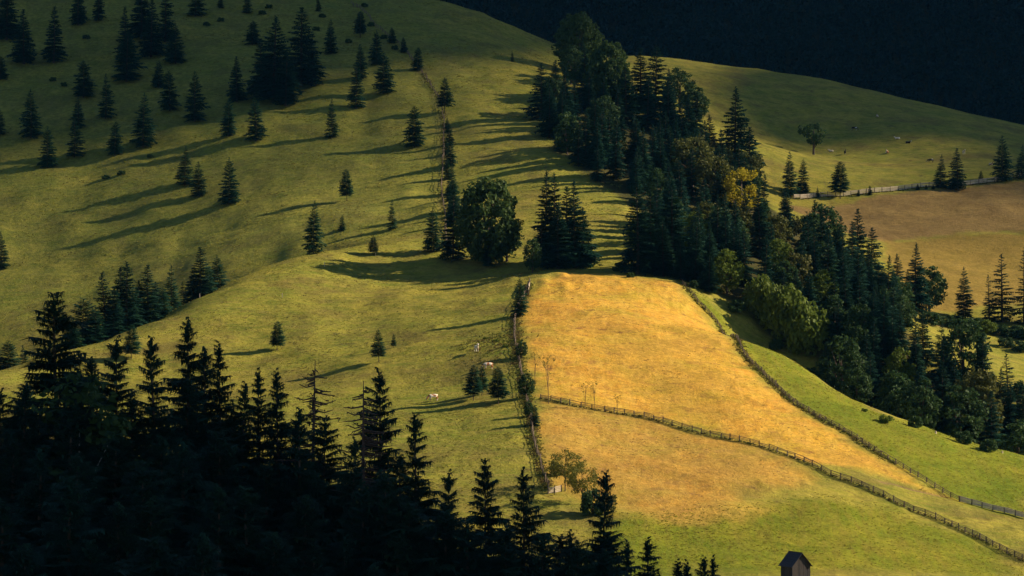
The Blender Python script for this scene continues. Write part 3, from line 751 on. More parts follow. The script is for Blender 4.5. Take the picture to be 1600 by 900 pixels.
# trees whose feet stand in the ravine behind the lush strip
for px, t, d, k, w, lab in [(1475, 566, 812, 'm0', 1.4, 'tall spruce at the lower margin of the belt with a stump beside it'), (1574, 551, 845, 't0', 1.3, 'dark thin-topped spruce near the right edge'), (1526, 566, 825, 'b2', .8, 'yellowish olive tree below the large green broadleaf'),
    (1594, 655, 800, 'b1', 1.2, 'green bushy tree at the lower right margin of the belt'), (1600, 596, 830, 'm3', 1.3, 'spruce cut by the right edge at the lower margin'), (1317, 522, 850, 'b1', .95, 'green broadleaf low in the belt beyond the hazel thicket'), (1400, 575, 826, 'b4', 1.1, 'dark rounded tree low in the belt above the strip'),
    (1362, 548, 842, 'm1', 1.4, 'spruce between the dark rounded tree and the green broadleaf'), (1436, 572, 830, 'm4', 1.4, 'spruce left of the tall one with the stump'), (1290, 535, 850, 'm3', 1.3, 'spruce right above the lowest hazel thicket'), (1550, 610, 815, 'm1', 1.4, 'short spruce at the margin below the thin-topped one'), (1500, 600, 812, 'b1', 1.0, 'dark green round tree at the margin right of the stump'), (1340, 575, 838, 'b0', .9, 'low round tree at the margin of the strip')]:
    e = plant_d(px, t, d, k, lab, 'trees along the outline of the forest belt', w); taken.append((e.location.x, e.location.y, 4.0)); named.append((e.location.x, e.location.y, short(lab)))
# trees inside the belt
belt = ground_line([(852, 232), (862, 170), (890, 122), (940, 130), (1000, 176), (1088, 196), (1130, 250), (1180, 300), (1215, 345), (1300, 405), (1390, 450), (1425, 492), (1432, 560), (1480, 590), (1600, 660), (1610, 716), (1400, 650), (1250, 571), (1110, 462), (985, 433), (980, 405), (1000, 340), (975, 318), (930, 284), (880, 254)])
belt = [(x + (7 if 15 <= i <= 17 else 0), y + (13 if 15 <= i <= 17 else 0)) for i, (x, y) in enumerate(belt)]
bx = [p[0] for p in belt]; by = [p[1] for p in belt]
tries = 0; r = random.Random(77); fill = 0; zones = [0, 0, 0]
taken.append((NBX[0] + 5, NBX[1] - 2, 6.5)); taken.append((NBX[0] + 12, NBX[1] - 2, 6))
while tries < 9000 and fill < 197:
    tries += 1
    x = r.uniform(min(bx), max(bx)); y = r.uniform(min(by), max(by))
    sd = float(sdist(belt, np.array([x]), np.array([y]))[0])
    if sd < 1.0 or any((x - q[0]) ** 2 + (y - q[1]) ** 2 < (q[2] + 1.2) ** 2 for q in taken): continue
    zi = 0 if y > 1040 else 1 if y > 930 else 2
    if zones[zi] > (76, 48, 70)[zi]: continue
    if zi == 2 and r.random() < .3: y = min(y, 918)
    edge = sd < 6
    lower = y < 960
    lat = r.random()
    px = 800 + F * x / y
    if lat < (0.30 if y < 930 else 0.30 if y < 1040 else 0.20):
        k = r.choice(['b0', 'b1', 'b4', 'b1', 'b3'] if lower else ['b0', 'b4', 'b1', 'b4', 'b2']); h = r.uniform(11, 18); w = r.uniform(.9, 1.15)
    else:
        k = r.choice(['m0', 'm1', 'm2', 'm3', 'm4']); h = r.uniform(15, 24) if not edge else r.uniform(12, 19); w = r.uniform(1.0, 1.35)
    spr = k[0] == 'm'
    lab = ('tall ' if h > (18 if spr else 15) else 'short ' if h < (15 if spr else 12.5) else '') + ('dark spruce ' if spr else {'b2': 'olive broadleaf ', 'b3': 'light green broadleaf '}.get(k, 'dark broadleaf ')) + ('at the belt margin ' if sd < 8 else 'deep in the belt ') + near_name(x, y, named)
    plant(x, y, h, k, lab, ('spruces' if spr else 'broadleaf trees') + ' inside the forest belt', w, tilt=.03)
    taken.append((x, y, 3.0 if spr else 3.4) if 930 < y < 1080 else (x, y, 2.3)); fill += 1; zones[zi] += 1
print('belt fill', fill, zones)
# undergrowth shrubs along the hedge below the stubble and the lower margin of the belt
SHR = [(1408, 498, 478, 'sd'), (1455, 506, 480, 'sd'), (1478, 508, 486, 'sd'), (1496, 512, 492, 'sd'), (1522, 514, 488, 'sd'), (1542, 520, 497, 'sh'), (1560, 520, 498, 'sd'), (1580, 524, 500, 'sd'), (1600, 528, 500, 'sd'), (1530, 530, 512, 'sd'), (1572, 540, 520, 'sd'), (1600, 548, 525, 'sd')]
for i, (px, b, t, k) in enumerate(SHR):
    plant_px(px, b, t, k, ('pale lit shrub' if k == 'sh' else 'dark shrub') + ' in the hedge bank between the stubble and the small green field', 'shrubs of the hedge bank', 1.1)
MARG = [(1290, 596, 556), (1330, 617, 585), (1365, 636, 600), (1430, 665, 630), (1505, 692, 655), (1545, 705, 668), (1150, 492, 455), (1212, 548, 516), (1085, 452, 428), (968, 428, 402), (1268, 584, 560), (985, 436, 420)]
for px, b, t in MARG: plant_px(px, b, b - (b - t) * .7, 'sd', 'dark shrub at the foot of the forest belt margin', 'shrubs along the forest belt margin', .8)
plant_px(1385, 658, 640, 'sl', 'round bright shrub standing free on the lush strip', wide=.9)
plant_px(1351, 640, 631, 'sl', 'small low shrub on the lush strip by the belt', wide=.9)
plant_px(1276, 583, 574, 'sl', 'tiny lit shrub at the upper end of the lush strip', wide=.9)

# ------------------------------------------------------------------ far meadow
G2 = 'spruces along the pale fence of the far meadow'
for px, b, t, k, w, lab in [(1235, 306, 234, 'y0', .8, 'taller spruce of the pair at the near end of the pale fence'), (1254, 303, 250, 'y1', .8, 'shorter spruce of the pair at the near end of the pale fence'),
    (1313, 310, 252, 's0', 1.0, 'broad single spruce on the pale fence right of the pair'), (1470, 292, 239, 'y2', .95, 'shorter dark spruce of two standing close on the pale fence'),
    (1496, 293, 228, 'm1', 1.4, 'taller dark spruce of two standing close on the pale fence'), (1566, 281, 208, 'y0', .9, 'large conical spruce near the far end of the pale fence'),
    (1597, 279, 224, 'y2', .8, 'dark spruce cut by the right edge on the pale fence'), (1533, 283, 264, 'y1', .9, 'small spruce between the two dark ones and the large conical one'),
    (1359, 306, 291, 'y3', 1.0, 'tiny spruce poking over the pale fence, third bush from the pair'), (1341, 308, 297, 'y3', 1.0, 'tiniest spruce at the pale fence right of the single one'),
    (1434, 297, 287, 'y1', 1.2, 'tiny bushy spruce at the pale fence, left of three'), (1447, 296, 288, 'y1', 1.2, 'tiny bushy spruce at the pale fence, middle of three'), (1458, 295, 286, 'y3', 1.2, 'tiny bushy spruce at the pale fence, right of three'),
    (1278, 310, 292, 'y2', .9, 'little spruce at the pale fence between the pair and the single one')]:
    plant_px(px, b, t, k, lab, G2, w)
plant_px(1271, 241, 189, 'ba', 'lone spreading apple tree on the shaded far meadow', wide=1.0)

# ------------------------------------------------------------------ small growth by the fences
plant_px(883, 764, 697, 'bw', 'taller willow with rounded yellow-green crown at the fence corner', wide=1.0)
plant_px(910, 786, 720, 'bw', 'lower brownish willow beside the taller one at the corner', wide=.95)
plant_px(925, 805, 752, 'sd', 'dark shrub thicket below the willows', wide=.55)
plant_px(950, 806, 768, 'b2', 'brownish bush at the foot of the golden slope', wide=1.1)
plant_px(868, 740, 716, 'sd', 'dark shrub at the lower end of the middle fence', wide=.6)
for px, b, t, lab in [(857, 634, 548, 'tall bare sapling at the start of the crossing fence'), (836, 606, 545, 'thin sapling right of the middle fence'), (914, 641, 592, 'slender sapling on the crossing fence, second from its start'),
    (929, 643, 590, 'slender sapling on the crossing fence, third from its start'), (965, 648, 610, 'short sapling on the crossing fence, fourth from its start')]:
    plant_px(px, b, t, 'sap', lab, 'bare saplings by the crossing fence', .9)
for px, b, t, lab in [(822, 626, 585, 'leafy bush overgrowing the middle fence above the crossing'), (815, 560, 530, 'bush overgrowing the upper half of the middle fence'), (826, 658, 630, 'bush overgrowing the middle fence just below the crossing')]:
    plant_px(px, b, t, 'b1', lab, 'bushes along the middle fence', 1.0)
SCR = [(760, 530, 'upper low bush of the scrub patch beside the middle fence'), (775, 535, 'middle low bush of the scrub patch beside the middle fence'), (790, 544, 'lower low bush of the scrub patch beside the middle fence')]
for px, b, lab in SCR: plant_px(px, b, b - 6, 'sl', lab, 'scrub patch beside the middle fence', 1.3)
BUSH = [(100, 136, 'upper dark bush in the shade between two column spruces'), (83, 126, 'dark bush left of the string of three spruces'), (323, 38, 'bush left of the rounded small spruce'), (345, 31, 'bush at the top edge left of the rounded small spruce'),
    (504, 28, 'bush under the little top-edge spruce'), (494, 48, 'bush beside the dense conical spruce'), (545, 68, 'small bush right of the dense conical spruce'), (617, 80, 'thick bush on the cluster of the upper fence'),
    (570, 15, 'bush at the very top of the upper fence'), (580, 40, 'bush on the upper fence below the stemmed spruce'), (600, 60, 'bush on the upper fence above the cluster'), (235, 244, 'low bush below the largest pasture spruce'), (190, 275, 'low bush on the green slope below the shade'), (165, 279, 'low wide bush left of another on the green slope'),
    (420, 12, 'bush at the top edge near the black clump'), (135, 60, 'bush between column spruces at the top'), (410, 22, 'second bush at the top edge near the black clump')]
for px, b, lab in BUSH: plant_px(px, b, b - 9, 'sd', lab, 'bushes on the upper pasture', 1.0)

# ------------------------------------------------------------------ the black forest on the near slope
G3 = 'old spruces of the near black forest'
FG = [(86, 462, 372, 'o4', 1.15, 'huge ragged old spruce rising highest in the near black forest'), (180, 532, 352, 'o0', .95, 'conical black spruce between the huge ragged one and the tall pair'),
(247, 528, 348, 'o2', .85, 'black spruce left of the tall spire in the near forest'), (300, 501, 368, 'o1', 1.0, 'tall black spire standing above its neighbours'), (322, 545, 366, 'o2', .9, 'black spruce leaning into the right of the tall spire'),
(346, 540, 360, 'o3', .9, 'narrow black spruce right of the tall spire'), (372, 600, 350, 'o1', .9, 'short black spruce in the dip right of the narrow one'), (405, 582, 356, 'o3', .9, 'thin black spruce left of the thorn-like one'), (440, 580, 352, 'o1', .8, 'thorn-like thin black spruce before the dead one'),
(598, 583, 352, 'o0', .8, 'black spruce spire standing free at the right side of the dead ones'), (650, 648, 344, 'o2', .8, 'black spruce one step down from the free spire'), (706, 740, 338, 'o0', .85, 'blunt black spruce between two pointed ones on the falling line'),
(760, 722, 346, 'o4', .75, 'broad-shouldered black spruce above the blunt one'), (822, 738, 338, 'o0', .9, 'black spruce left of the willow corner'), (935, 738, 346, 'o2', .8, 'black spruce spire overlapping the golden slope'),
(884, 832, 332, 'o1', .9, 'low black spruce between the willow corner and the spire'), (978, 850, 335, 'o3', 1.0, 'low black spruce at the right foot of the spire'), (1018, 845, 346, 'o3', 1.1, 'low black spruce with a wispy top at the bottom'),
(1065, 877, 350, 'o1', .9, 'small black tip at the bottom edge, left of four'), (1081, 880, 345, 'o3', .9, 'small black tip at the bottom edge, second of four'), (1101, 872, 350, 'o1', .9, 'small black tip at the bottom edge, third of four'), (1114, 874, 352, 'o3', .9, 'small black tip at the bottom edge, right of four'),
(30, 600, 345, 'o1', 1.0, 'black spruce below the huge ragged one by the left edge'), (0, 612, 350, 'o0', 1.0, 'black spruce at the left edge of the near forest'), (140, 560, 365, 'o2', .9, 'black spruce tucked behind the ragged one on its right'), (500, 655, 345, 'o4', .9, 'black spruce under the dead spruce with spreading boughs'), (545, 690, 338, 'o0', .9, 'black spruce below the bare dead spruce'), (465, 640, 340, 'o2', .9, 'black spruce below the thorn-like one')]
fg_named = []
for px, t, d, k, w, lab in FG:
    e = plant_d(px, t, d, k, lab, G3, w * 1.14, .03); fg_named.append((e.location.x, e.location.y, short(lab)))
plant_d(487, 562, 350, 'dead1', 'brown half-dead spruce top with dry twigs in the near forest', wide=1.1)
plant_d(490, 620, 351, 't0', 'sparse spruce with long level boughs below the brown dry top', G3, 1.2)
plant_d(568, 595, 346, 'dead0', 'bare grey dead spruce skeleton left of the free black spire', wide=1.2)
plant_d(124, 588, 342, 'bp', 'birch with pale thin trunk in the near black forest', wide=1.0)
prof_x = [-30, 0, 86, 180, 247, 300, 346, 405, 440, 490, 545, 598, 650, 706, 760, 822, 884, 935, 990, 1040, 1110]
prof_y = [620, 620, 560, 600, 590, 570, 600, 640, 650, 670, 700, 670, 720, 780, 770, 790, 850, 810, 890, 890, 900]
r = random.Random(31); placed = []; nf = 0
for row, (d, off) in enumerate([(350, 5), (338, 60), (324, 115), (312, 170), (300, 240)]):
    for px in range(-30, 960, 82):
        px2 = px + r.uniform(-18, 18) + 37 * (row % 2)
        top = float(np.interp(px2, prof_x, prof_y)) + off + r.uniform(-5, 40)
        if top > 900: continue
        d2 = d + r.uniform(-5, 5); rank = ('topmost', 'second', 'middle', 'fourth', 'lowest')[row]
        if plant_d(px2, top, d2, r.choice(['o0', 'o1', 'o2', 'o3', 'o4']), 'unlit spruce of the near forest, %s rank, ' % rank + near_name(d2 * (px2 - 800) / F, d2, fg_named), 'spruces in the dark mass of the near forest', r.uniform(1.7, 2.0), .03, 5): nf += 1
for px, t, lab in [(640, 790, 'unlit spruce below the step-down black spruce'), (690, 800, 'unlit spruce below the blunt black spruce'), (735, 815, 'unlit spruce under the broad-shouldered black spruce'), (785, 822, 'unlit spruce between the broad-shouldered spruce and the willow corner'), (850, 840, 'unlit spruce left of the low black spruce under the willows'), (905, 850, 'unlit spruce at the left foot of the spire overlapping the golden slope'), (950, 862, 'unlit spruce at the right foot of the spire overlapping the golden slope'), (560, 760, 'unlit spruce below the bare grey skeleton'), (600, 740, 'unlit spruce below the free black spire')]:
    plant_d(px, t, 326, r.choice(['o0', 'o2', 'o4']), lab, G3, 1.6, .03, 5)
print('near fill', nf)
print(sorted(set(n[2] for n in named + fg_named)))
print('spruces', sum(o.name.startswith('spruce_tree') for o in bpy.data.objects))

# ------------------------------------------------------------------ fences: every post and rail a piece of its own
def post_mesh(name, mat, w=0.17):
    b = MB(); h = w / 2
    b.add([(-h, -h, 0), (h, -h, 0), (h, h, 0), (-h, h, 0), (-h * .9, -h * .9, .93), (h * .9, -h * .9, .93), (h * .9, h * .9, .93), (-h * .9, h * .9, .93), (0, 0, 1)],
          [(0, 1, 5, 4), (1, 2, 6, 5), (2, 3, 7, 6), (3, 0, 4, 7), (4, 5, 8), (5, 6, 8), (6, 7, 8), (7, 4, 8), (3, 2, 1, 0)])
    return b.build(name, mat)
def rail_mesh(name, mat, hy, hz):
    b = MB(); b.tube([(0, 0, 0), (.5, 0, .012), (1, 0, 0)], [1, .93, .8], 6)
    b.v = [(x, y * hy, (z - (0.012 if abs(x - .5) < .01 else 0)) * hz + (0.012 if abs(x - .5) < .01 else 0)) for x, y, z in b.v]
    return b.build(name, mat)
def resample(line, step, jit=0.0, seed=0):
    r = random.Random(seed); P = [np.array(p, float) for p in line]
    L = [0.0]
    for a, b in zip(P[:-1], P[1:]): L.append(L[-1] + float(np.linalg.norm(b - a)))
    out = []; s = 0.0
    while s < L[-1]:
        out.append((float(np.interp(s, L, [p[0] for p in P])) + r.uniform(-jit, jit), float(np.interp(s, L, [p[1] for p in P])) + r.uniform(-jit, jit)))
        s += step * (1 + r.uniform(-.12, .12))
    return out
def fence(name, label, line, step, ph, heights, pm, rm, seed, miss=0.04, jit=.12, tiltp=.06, every=1):
    r = random.Random(seed); pts = resample(line, step, jit, seed)
    zs = height(np.array([p[0] for p in pts]), np.array([p[1] for p in pts])) + relief(np.array([p[0] for p in pts]), np.array([p[1] for p in pts]))
    root = bpy.data.objects.new(name, None); COL.objects.link(root); root.location = (pts[0][0], pts[0][1], float(zs[0])); o0 = Vector(root.location)
    tag(root, label, 'fence', None)
    for i, (x, y) in enumerate(pts):
        p = obj('post', pm, root); p.location = Vector((x, y, float(zs[i]) - .15)) - o0
        p.scale = (1, 1, (ph + .15) * r.uniform(.9, 1.12)); p.rotation_euler = (r.uniform(-tiltp, tiltp), r.uniform(-tiltp, tiltp), r.uniform(0, 1.57))
        if i + 1 < len(pts):
            a = Vector((x, y, float(zs[i]))); b = Vector((pts[i + 1][0], pts[i + 1][1], float(zs[i + 1])))
            for h in heights:
                if r.random() < miss: continue
                a2 = a + Vector((0, 0, h + r.uniform(-.06, .06))); b2 = b + Vector((0, 0, h + r.uniform(-.06, .06))); d = b2 - a2
                q = obj('rail', rm, root); q.location = a2 - o0
                q.rotation_euler = d.to_track_quat('X', 'Z').to_euler(); q.scale = (d.length * 1.04, 1, 1)
    return root
PM = post_mesh('fence_post', M_FENCE, .24); PMP = post_mesh('pale_post', M_FENCE, .24)
RM = rail_mesh('split_rail', M_FENCE, .06, .085); RMB = rail_mesh('pale_board', M_FENCE_PALE, .05, .17); RMT = rail_mesh('thin_rail', M_FENCE, .05, .06)
fence('rail_fence', 'weathered rail fence crossing the golden field below the saplings', W_CROSS, 2.9, 1.45, (.35, .68, 1.0, 1.3), PM, RM, 1, .05)
fence('rail_fence', 'dark rail fence dividing the golden field from the lush strip', W_SLOPE[:12], 2.9, 1.35, (.35, .75, 1.15), PM, RM, 2, .06)
fence('rail_fence', 'pale sunlit rails where the lush strip fence bends at the right edge', W_SLOPE[11:], 2.9, 1.4, (.3, .62, .94, 1.25), PM, RMB, 3, .02)
fence('rail_fence', 'fence with close posts between green pasture and golden field', W_MID, 1.9, 1.6, (.45, .95, 1.4), PM, RMT, 4, .08, .25, .12)
fence('rail_fence', 'old brown fence climbing the upper pasture to the ridge', W_UPPER, 3.2, 1.7, (.55, 1.15, 1.55), PM, RMT, 5, .1, .25, .12)
fence('board_fence', 'pale board fence below the shaded far meadow', W_FAR, 3.6, 2.0, (.4, .85, 1.3, 1.72), PMP, RMB, 6, .06, .1, .04)
fence('board_fence', 'short pale board panel at the top end of the middle fence', ground_line([(826, 458), (829, 444)]), 2.6, 1.9, (.35, .75, 1.15, 1.55), PM, RMB, 7, 0)
fence('board_fence', 'short pale gate panel below the willows at the fence corner', ground_line([(857, 768), (882, 764)]), 1.9, 1.5, (.3, .65, 1.0, 1.35), PM, RMB, 8, 0)
for px, b, lab in [(441, 462, 'white marker post alone on the lower left pasture'), (507, 418, 'marker post near the rim of the grassy crest'), (587, 399, 'marker post beside the small stubby spruce'), (312, 462, 'pale post where the crest meets the gully spruces'), (233, 497, 'pale post on the crest in front of the gully spruces')]:
    x, y = cast(px, b); o = obj('marker_post', bpy.data.meshes.new_from_object(bpy.data.objects['post']) if 'marker' not in globals() else marker, None); marker = o.data
    if marker.materials[0] is not M_FENCE_PALE: marker.materials[0] = M_FENCE_PALE
    o.location = (x, y, ground_z(x, y) - .15); o.scale = (.9, .9, 1.5); tag(o, lab, 'post', 'marker posts along the crest')

# ------------------------------------------------------------------ hut
HW, HL, EH, RH = 4.5, 4.2, 2.75, 2.45
hx, hy = 1238.0, 602.0
hx = (hx - 800) * hy / F
hut = bpy.data.objects.new('wooden_hut', None); COL.objects.link(hut)
HZ = -hy * (884 - 450) / F - EH
hut.location = (hx, hy, HZ); hut.rotation_euler = (0, 0, math.radians(29)); tag(hut, 'small dark plank hut with steep gable roof at the bottom edge', 'hut')
def gable_top(x): return EH + RH * (1 - abs(x - HW / 2) / (HW / 2))
rh = random.Random(3)
def plank_wall(nm, length, topf, place):
    wall = MB(); n = 13; w = length / n
    for i in range(n):     # backing behind the planks
        x0, x1 = i * w, (i + 1) * w
        ts = [topf(x0) - .06, topf(x1) - .06]
        wall.add([place(x0, .06, -1.2), place(x1, .06, -1.2), place(x1, .06, ts[1]), place(x0, .06, ts[0])], [(0, 1, 2, 3)])
    wo_ = obj(nm, wall.build('hut_wall', M_PLANK), hut)
    for i in range(n):
        x0, x1 = i * w + .012, (i + 1) * w - .012; o = rh.uniform(-.03, .015)
        b = MB(); mids = [x0, x1] if not (x0 < length / 2 < x1 and topf(length / 2) > topf(0) + .5) else [x0, length / 2, x1]
        fr = [place(x, o, topf(x)) for x in mids]; bk = [place(x, .05, topf(x)) for x in mids]
        lo = [place(x, o, -1.2) for x in mids]; lb = [place(x, .05, -1.2) for x in mids]
        m_ = len(mids)
        for k in range(m_ - 1):
            b.add([lo[k], lo[k + 1], fr[k + 1], fr[k], lb[k], lb[k + 1], bk[k + 1], bk[k]], [(0, 1, 2, 3), (5, 4, 7, 6), (3, 2, 6, 7), (0, 3, 7, 4), (1, 5, 6, 2)])
        obj('plank', b.build('hut_plank', M_PLANK), wo_)
plank_wall('wall', HW, gable_top, lambda u, o, z: (u, o, z))
plank_wall('wall', HL, lambda u: EH, lambda u, o, z: (o, HL - u, z))
plank_wall('wall', HW, gable_top, lambda u, o, z: (HW - u, HL - o, z))
plank_wall('wall', HL, lambda u: EH, lambda u, o, z: (HW - o, u, z))
for sgn in (0, 1):
    root = None
    nb = 6
    for i in range(nb):   # overlapping roof boards running along the ridge
        t0, t1 = i / nb, (i + 1) / nb + .04
        def rp(t, y, dz):
            x = -.38 + (HW / 2 + .38) * t; z = EH - .38 * RH / (HW / 2) + (RH + .38 * RH / (HW / 2)) * t + .07 + dz
            return (x if sgn == 0 else HW - x, y, z)
        b = MB(); y0, y1 = -.42, HL + .42
        lo = .05 - i * 0.0; dzb = .06; dzt = .02
        b.add([rp(t0, y0, dzb), rp(t0, y1, dzb), rp(t1, y1, dzt), rp(t1, y0, dzt), rp(t0, y0, 0), rp(t0, y1, 0), rp(t1, y1, -.03), rp(t1, y0, -.03)],
              [(0, 3, 2, 1), (4, 5, 6, 7), (0, 1, 5, 4), (1, 2, 6, 5), (2, 3, 7, 6), (3, 0, 4, 7)])
        me = b.build('roof_board', M_ROOF)
        if root is None: root = obj('roof', me, hut)
        else: obj('board', me, root)

# ------------------------------------------------------------------ cows
def cow_mesh(name, lying=False, graze=True):
    J = {'rump': (-.15, 0, 1.18, .20), 'hip': (.05, 0, 1.13, .29), 'belly': (.6, 0, 1.02, .36), 'chest': (1.15, 0, 1.03, .34), 'wither': (1.42, 0, 1.12, .26),
         'neck': (1.72, 0, .98 if graze else 1.4, .17), 'poll': (1.98, 0, .62 if graze else 1.62, .15), 'face': (2.10, 0, .40 if graze else 1.5, .12), 'muzzle': (2.18, 0, .18 if graze else 1.36, .085)}
    E_ = [('rump', 'hip'), ('hip', 'belly'), ('belly', 'chest'), ('chest', 'wither'), ('wither', 'neck'), ('neck', 'poll'), ('poll', 'face'), ('face', 'muzzle')]
    for s, c in ((-1, 'l'), (1, 'r')):
        J['th' + c] = (.0, s * .2, .86, .17); J['ho' + c] = (-.16, s * .2, .48, .075); J['hf' + c] = (-.08, s * .2, .05, .06); E_ += [('hip', 'th' + c), ('th' + c, 'ho' + c), ('ho' + c, 'hf' + c)]
        J['sh' + c] = (1.28, s * .2, .76, .13); J['kn' + c] = (1.30, s * .2, .42, .07); J['ff' + c] = (1.29, s * .2, .05, .06); E_ += [('chest', 'sh' + c), ('sh' + c, 'kn' + c), ('kn' + c, 'ff' + c)]
        px_, _, pz, _ = J['poll']; J['ea' + c] = (px_ - .04, s * .27, pz + .06, .04); E_.append(('poll', 'ea' + c))
    J['t1'] = (-.34, 0, 1.05, .04); J['t2'] = (-.38, 0, .5, .035); E_ += [('rump', 't1'), ('t1', 't2')]
    if lying:
        for k, (x, y, z, q) in J.items():
            if z < .9 and k[:2] in ('th', 'ho', 'hf', 'sh', 'kn', 'ff'): J[k] = (x + (.25 if k[0] != 't' else 0), y * 1.7, .62 if k[:2] in ('th', 'sh') else .58 - (.06 if k[:2] in ('hf', 'ff') else 0), q)
        J = {k: (x, y, z - .52, q) for k, (x, y, z, q) in J.items()}
    ks = list(J); me = bpy.data.meshes.new(name)
    me.from_pydata([J[k][:3] for k in ks], [(ks.index(a), ks.index(b)) for a, b in E_], [])
    o = bpy.data.objects.new('cow_frame', me); COL.objects.link(o)
    sk = o.modifiers.new('skin', 'SKIN'); sk.use_smooth_shade = True
    lay = me.skin_vertices[0].data if len(me.skin_vertices) else None
    if lay is None:
        bpy.context.view_layer.objects.active = o
        bpy.context.view_layer.update(); lay = me.skin_vertices[0].data
    for i, k in enumerate(ks):
        lay[i].radius = (J[k][3], J[k][3]); lay[i].use_root = (k == 'hip')
    ss_ = o.modifiers.new('sub', 'SUBSURF'); ss_.levels = 1; ss_.render_levels = 1
    dg = bpy.context.evaluated_depsgraph_get(); out = bpy.data.meshes.new_from_object(o.evaluated_get(dg))
    bpy.data.objects.remove(o); out.name = name; out.materials.clear()
    return out
def coat(name, a, b, lo, hi):
    m, nt, p = new_mat(name); tc = N(nt, 'ShaderNodeTexCoord'); oi = N(nt, 'ShaderNodeObjectInfo')
    add = N(nt, 'ShaderNodeVectorMath', operation='ADD'); nt.links.new(tc.outputs['Object'], add.inputs[0]); nt.links.new(oi.outputs['Location'], add.inputs[1])
    nt.links.new(mixc(nt, noise(nt, 1.5, 2, .5, add.outputs[0], lo, hi), a, b), p.inputs['Base Color']); return m
C_RED = coat('red_and_white_hide', (.75, .66, .54), (.34, .13, .05), .49, .54)
C_BLK = coat('black_and_white_hide', (.70, .66, .60), (.02, .018, .016), .40, .44)
C_WHT = coat('cream_hide', (.80, .70, .58), (.62, .42, .28), .52, .66)
CG = {'g': cow_mesh('grazing_cow'), 's': cow_mesh('standing_cow', graze=False), 'l': cow_mesh('lying_cow', True, False)}
cow_copies = {}
def cow(px, py, pose, mat, ang, label, group, sc=1.0):
    key = (pose, mat.name)
    if key not in cow_copies:
        me = CG[pose].copy(); me.materials.append(mat); cow_copies[key] = me
    x, y = cast(px, py); o = obj('cow', cow_copies[key]); o.location = (x, y, ground_z(x, y)); o.rotation_euler = (0, 0, math.radians(ang)); o.scale = (sc,) * 3
    tag(o, label, 'cow', group)
CA = 'cows on the lower pasture'; CB = 'cows on the far meadow'
cow(682, 627, 'g', C_RED, 205, 'red and white cow grazing lowest, at the edge of a tree shadow', CA, 1.35)
cow(768, 580, 'g', C_RED, 200, 'spotted cow grazing behind the three stemmed spruces', CA, 1.35)
cow(743, 551, 's', C_WHT, 285, 'cream cow standing uppermost on the lower pasture, left of the scrub', CA, 1.35)
cow(1332, 204, 'g', C_BLK, 340, 'black cow grazing right above the lone apple tree', CB, 1.3)
cow(1320, 242, 's', C_BLK, 270, 'black and white cow standing right of the apple tree foot', CB, 1.2)
cow(1301, 238, 'l', C_WHT, 180, 'pale cow lying close to the apple tree foot', CB, 1.0)
cow(1387, 239, 'l', C_RED, 250, 'red and white cow lying in the middle of the far meadow', CB, 1.3)
cow(1405, 219, 'l', C_WHT, 170, 'white cow lying beside a black one on the far meadow', CB, 1.1)
cow(1416, 225, 'l', C_BLK, 0, 'black cow lying beside a white one on the far meadow', CB, 1.1)
cow(1505, 243, 's', C_WHT, 280, 'cream cow showing above the taller fence spruce', CB, 1.2)
cow(1457, 254, 'g', C_BLK, 180, 'dark cow grazing left of the two close fence spruces', CB, 1.2)
cow(1546, 258, 'l', C_RED, 300, 'brown and white cow lying left of the large conical spruce', CB, 1.1)
cow(1371, 182, 'l', C_RED, 90, 'brown cow lying highest on the far meadow', CB, 1.2)

# ------------------------------------------------------------------ stumps, stones
def stump(px, py, s, label):
    b = MB(); r_ = random.Random(int(px)); b.tube([(0, 0, -.2), (0, 0, .1), (.02, 0, .45)], [.4, .28, .24], 8)
    x, y = cast(px, py); o = obj('tree_stump', b.build('stump', M_FENCE_PALE)); o.location = (x, y, ground_z(x, y)); o.scale = (s, s, s * 1.6); tag(o, label, 'stump')
stump(1462, 676, 1.0, 'pale stump at the lower margin of the forest belt')
stump(1566, 709, .8, 'pale post-like stump at the belt margin near the right edge')

# ------------------------------------------------------------------ far dark forest (one mass), grass tufts, weeds
def scatter_forest():
    g = np.random.default_rng(3); P = []
    for y in np.arange(1610, 1990, 6.8):
        for x in np.arange(-190, 460, 6.8): P.append((x + g.uniform(-3, 3), y + g.uniform(-3, 3)))
    P = np.array(P)
    P = P[(np.abs(P[:, 0]) < P[:, 1] * .2 + 40)]
    Z = height(P[:, 0], P[:, 1]); Vs = []
    n = 64
    for (x, y), z in zip(P, Z):
        h = g.uniform(10, 19); con = g.random() < .45
        v = g.normal(size=(n, 3)); v /= np.linalg.norm(v, axis=1)[:, None]
        if con:
            u = g.uniform(0, 1, n) ** .7; a = g.uniform(0, 6.28, n); rr = (.22 * h) * (1 - u) + .2
            pc = np.stack([np.cos(a) * rr, np.sin(a) * rr, h * (.12 + .88 * u)], 1); out = np.stack([np.cos(a), np.sin(a), .3 + 0 * a], 1)
        else:
            rr = g.uniform(.75, 1.0, (n, 1)); pc = v * rr * np.array([h * .3, h * .3, h * .42]) + np.array([0, 0, h * .58]); out = v
        out = out + .6 * g.normal(size=(n, 3)); out /= np.linalg.norm(out, axis=1)[:, None]
        ax = np.cross(out, g.normal(size=(n, 3))); ax /= np.linalg.norm(ax, axis=1)[:, None]; bx_ = np.cross(out, ax); s = h * .068 * g.uniform(.6, 1.3, (n, 1))
        pc = pc + np.array([x, y, z])
        Vs.append(np.stack([pc - ax * s, pc - bx_ * s * .7, pc + ax * s, pc + bx_ * s * .7], 1))
    V = np.concatenate(Vs).reshape(-1, 3); print('far trees', len(P))
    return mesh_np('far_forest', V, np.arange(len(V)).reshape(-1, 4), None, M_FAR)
ff = obj('far_forest', scatter_forest()); tag(ff, 'dark blue forested mountainside behind the meadows', 'forest', kind='stuff')

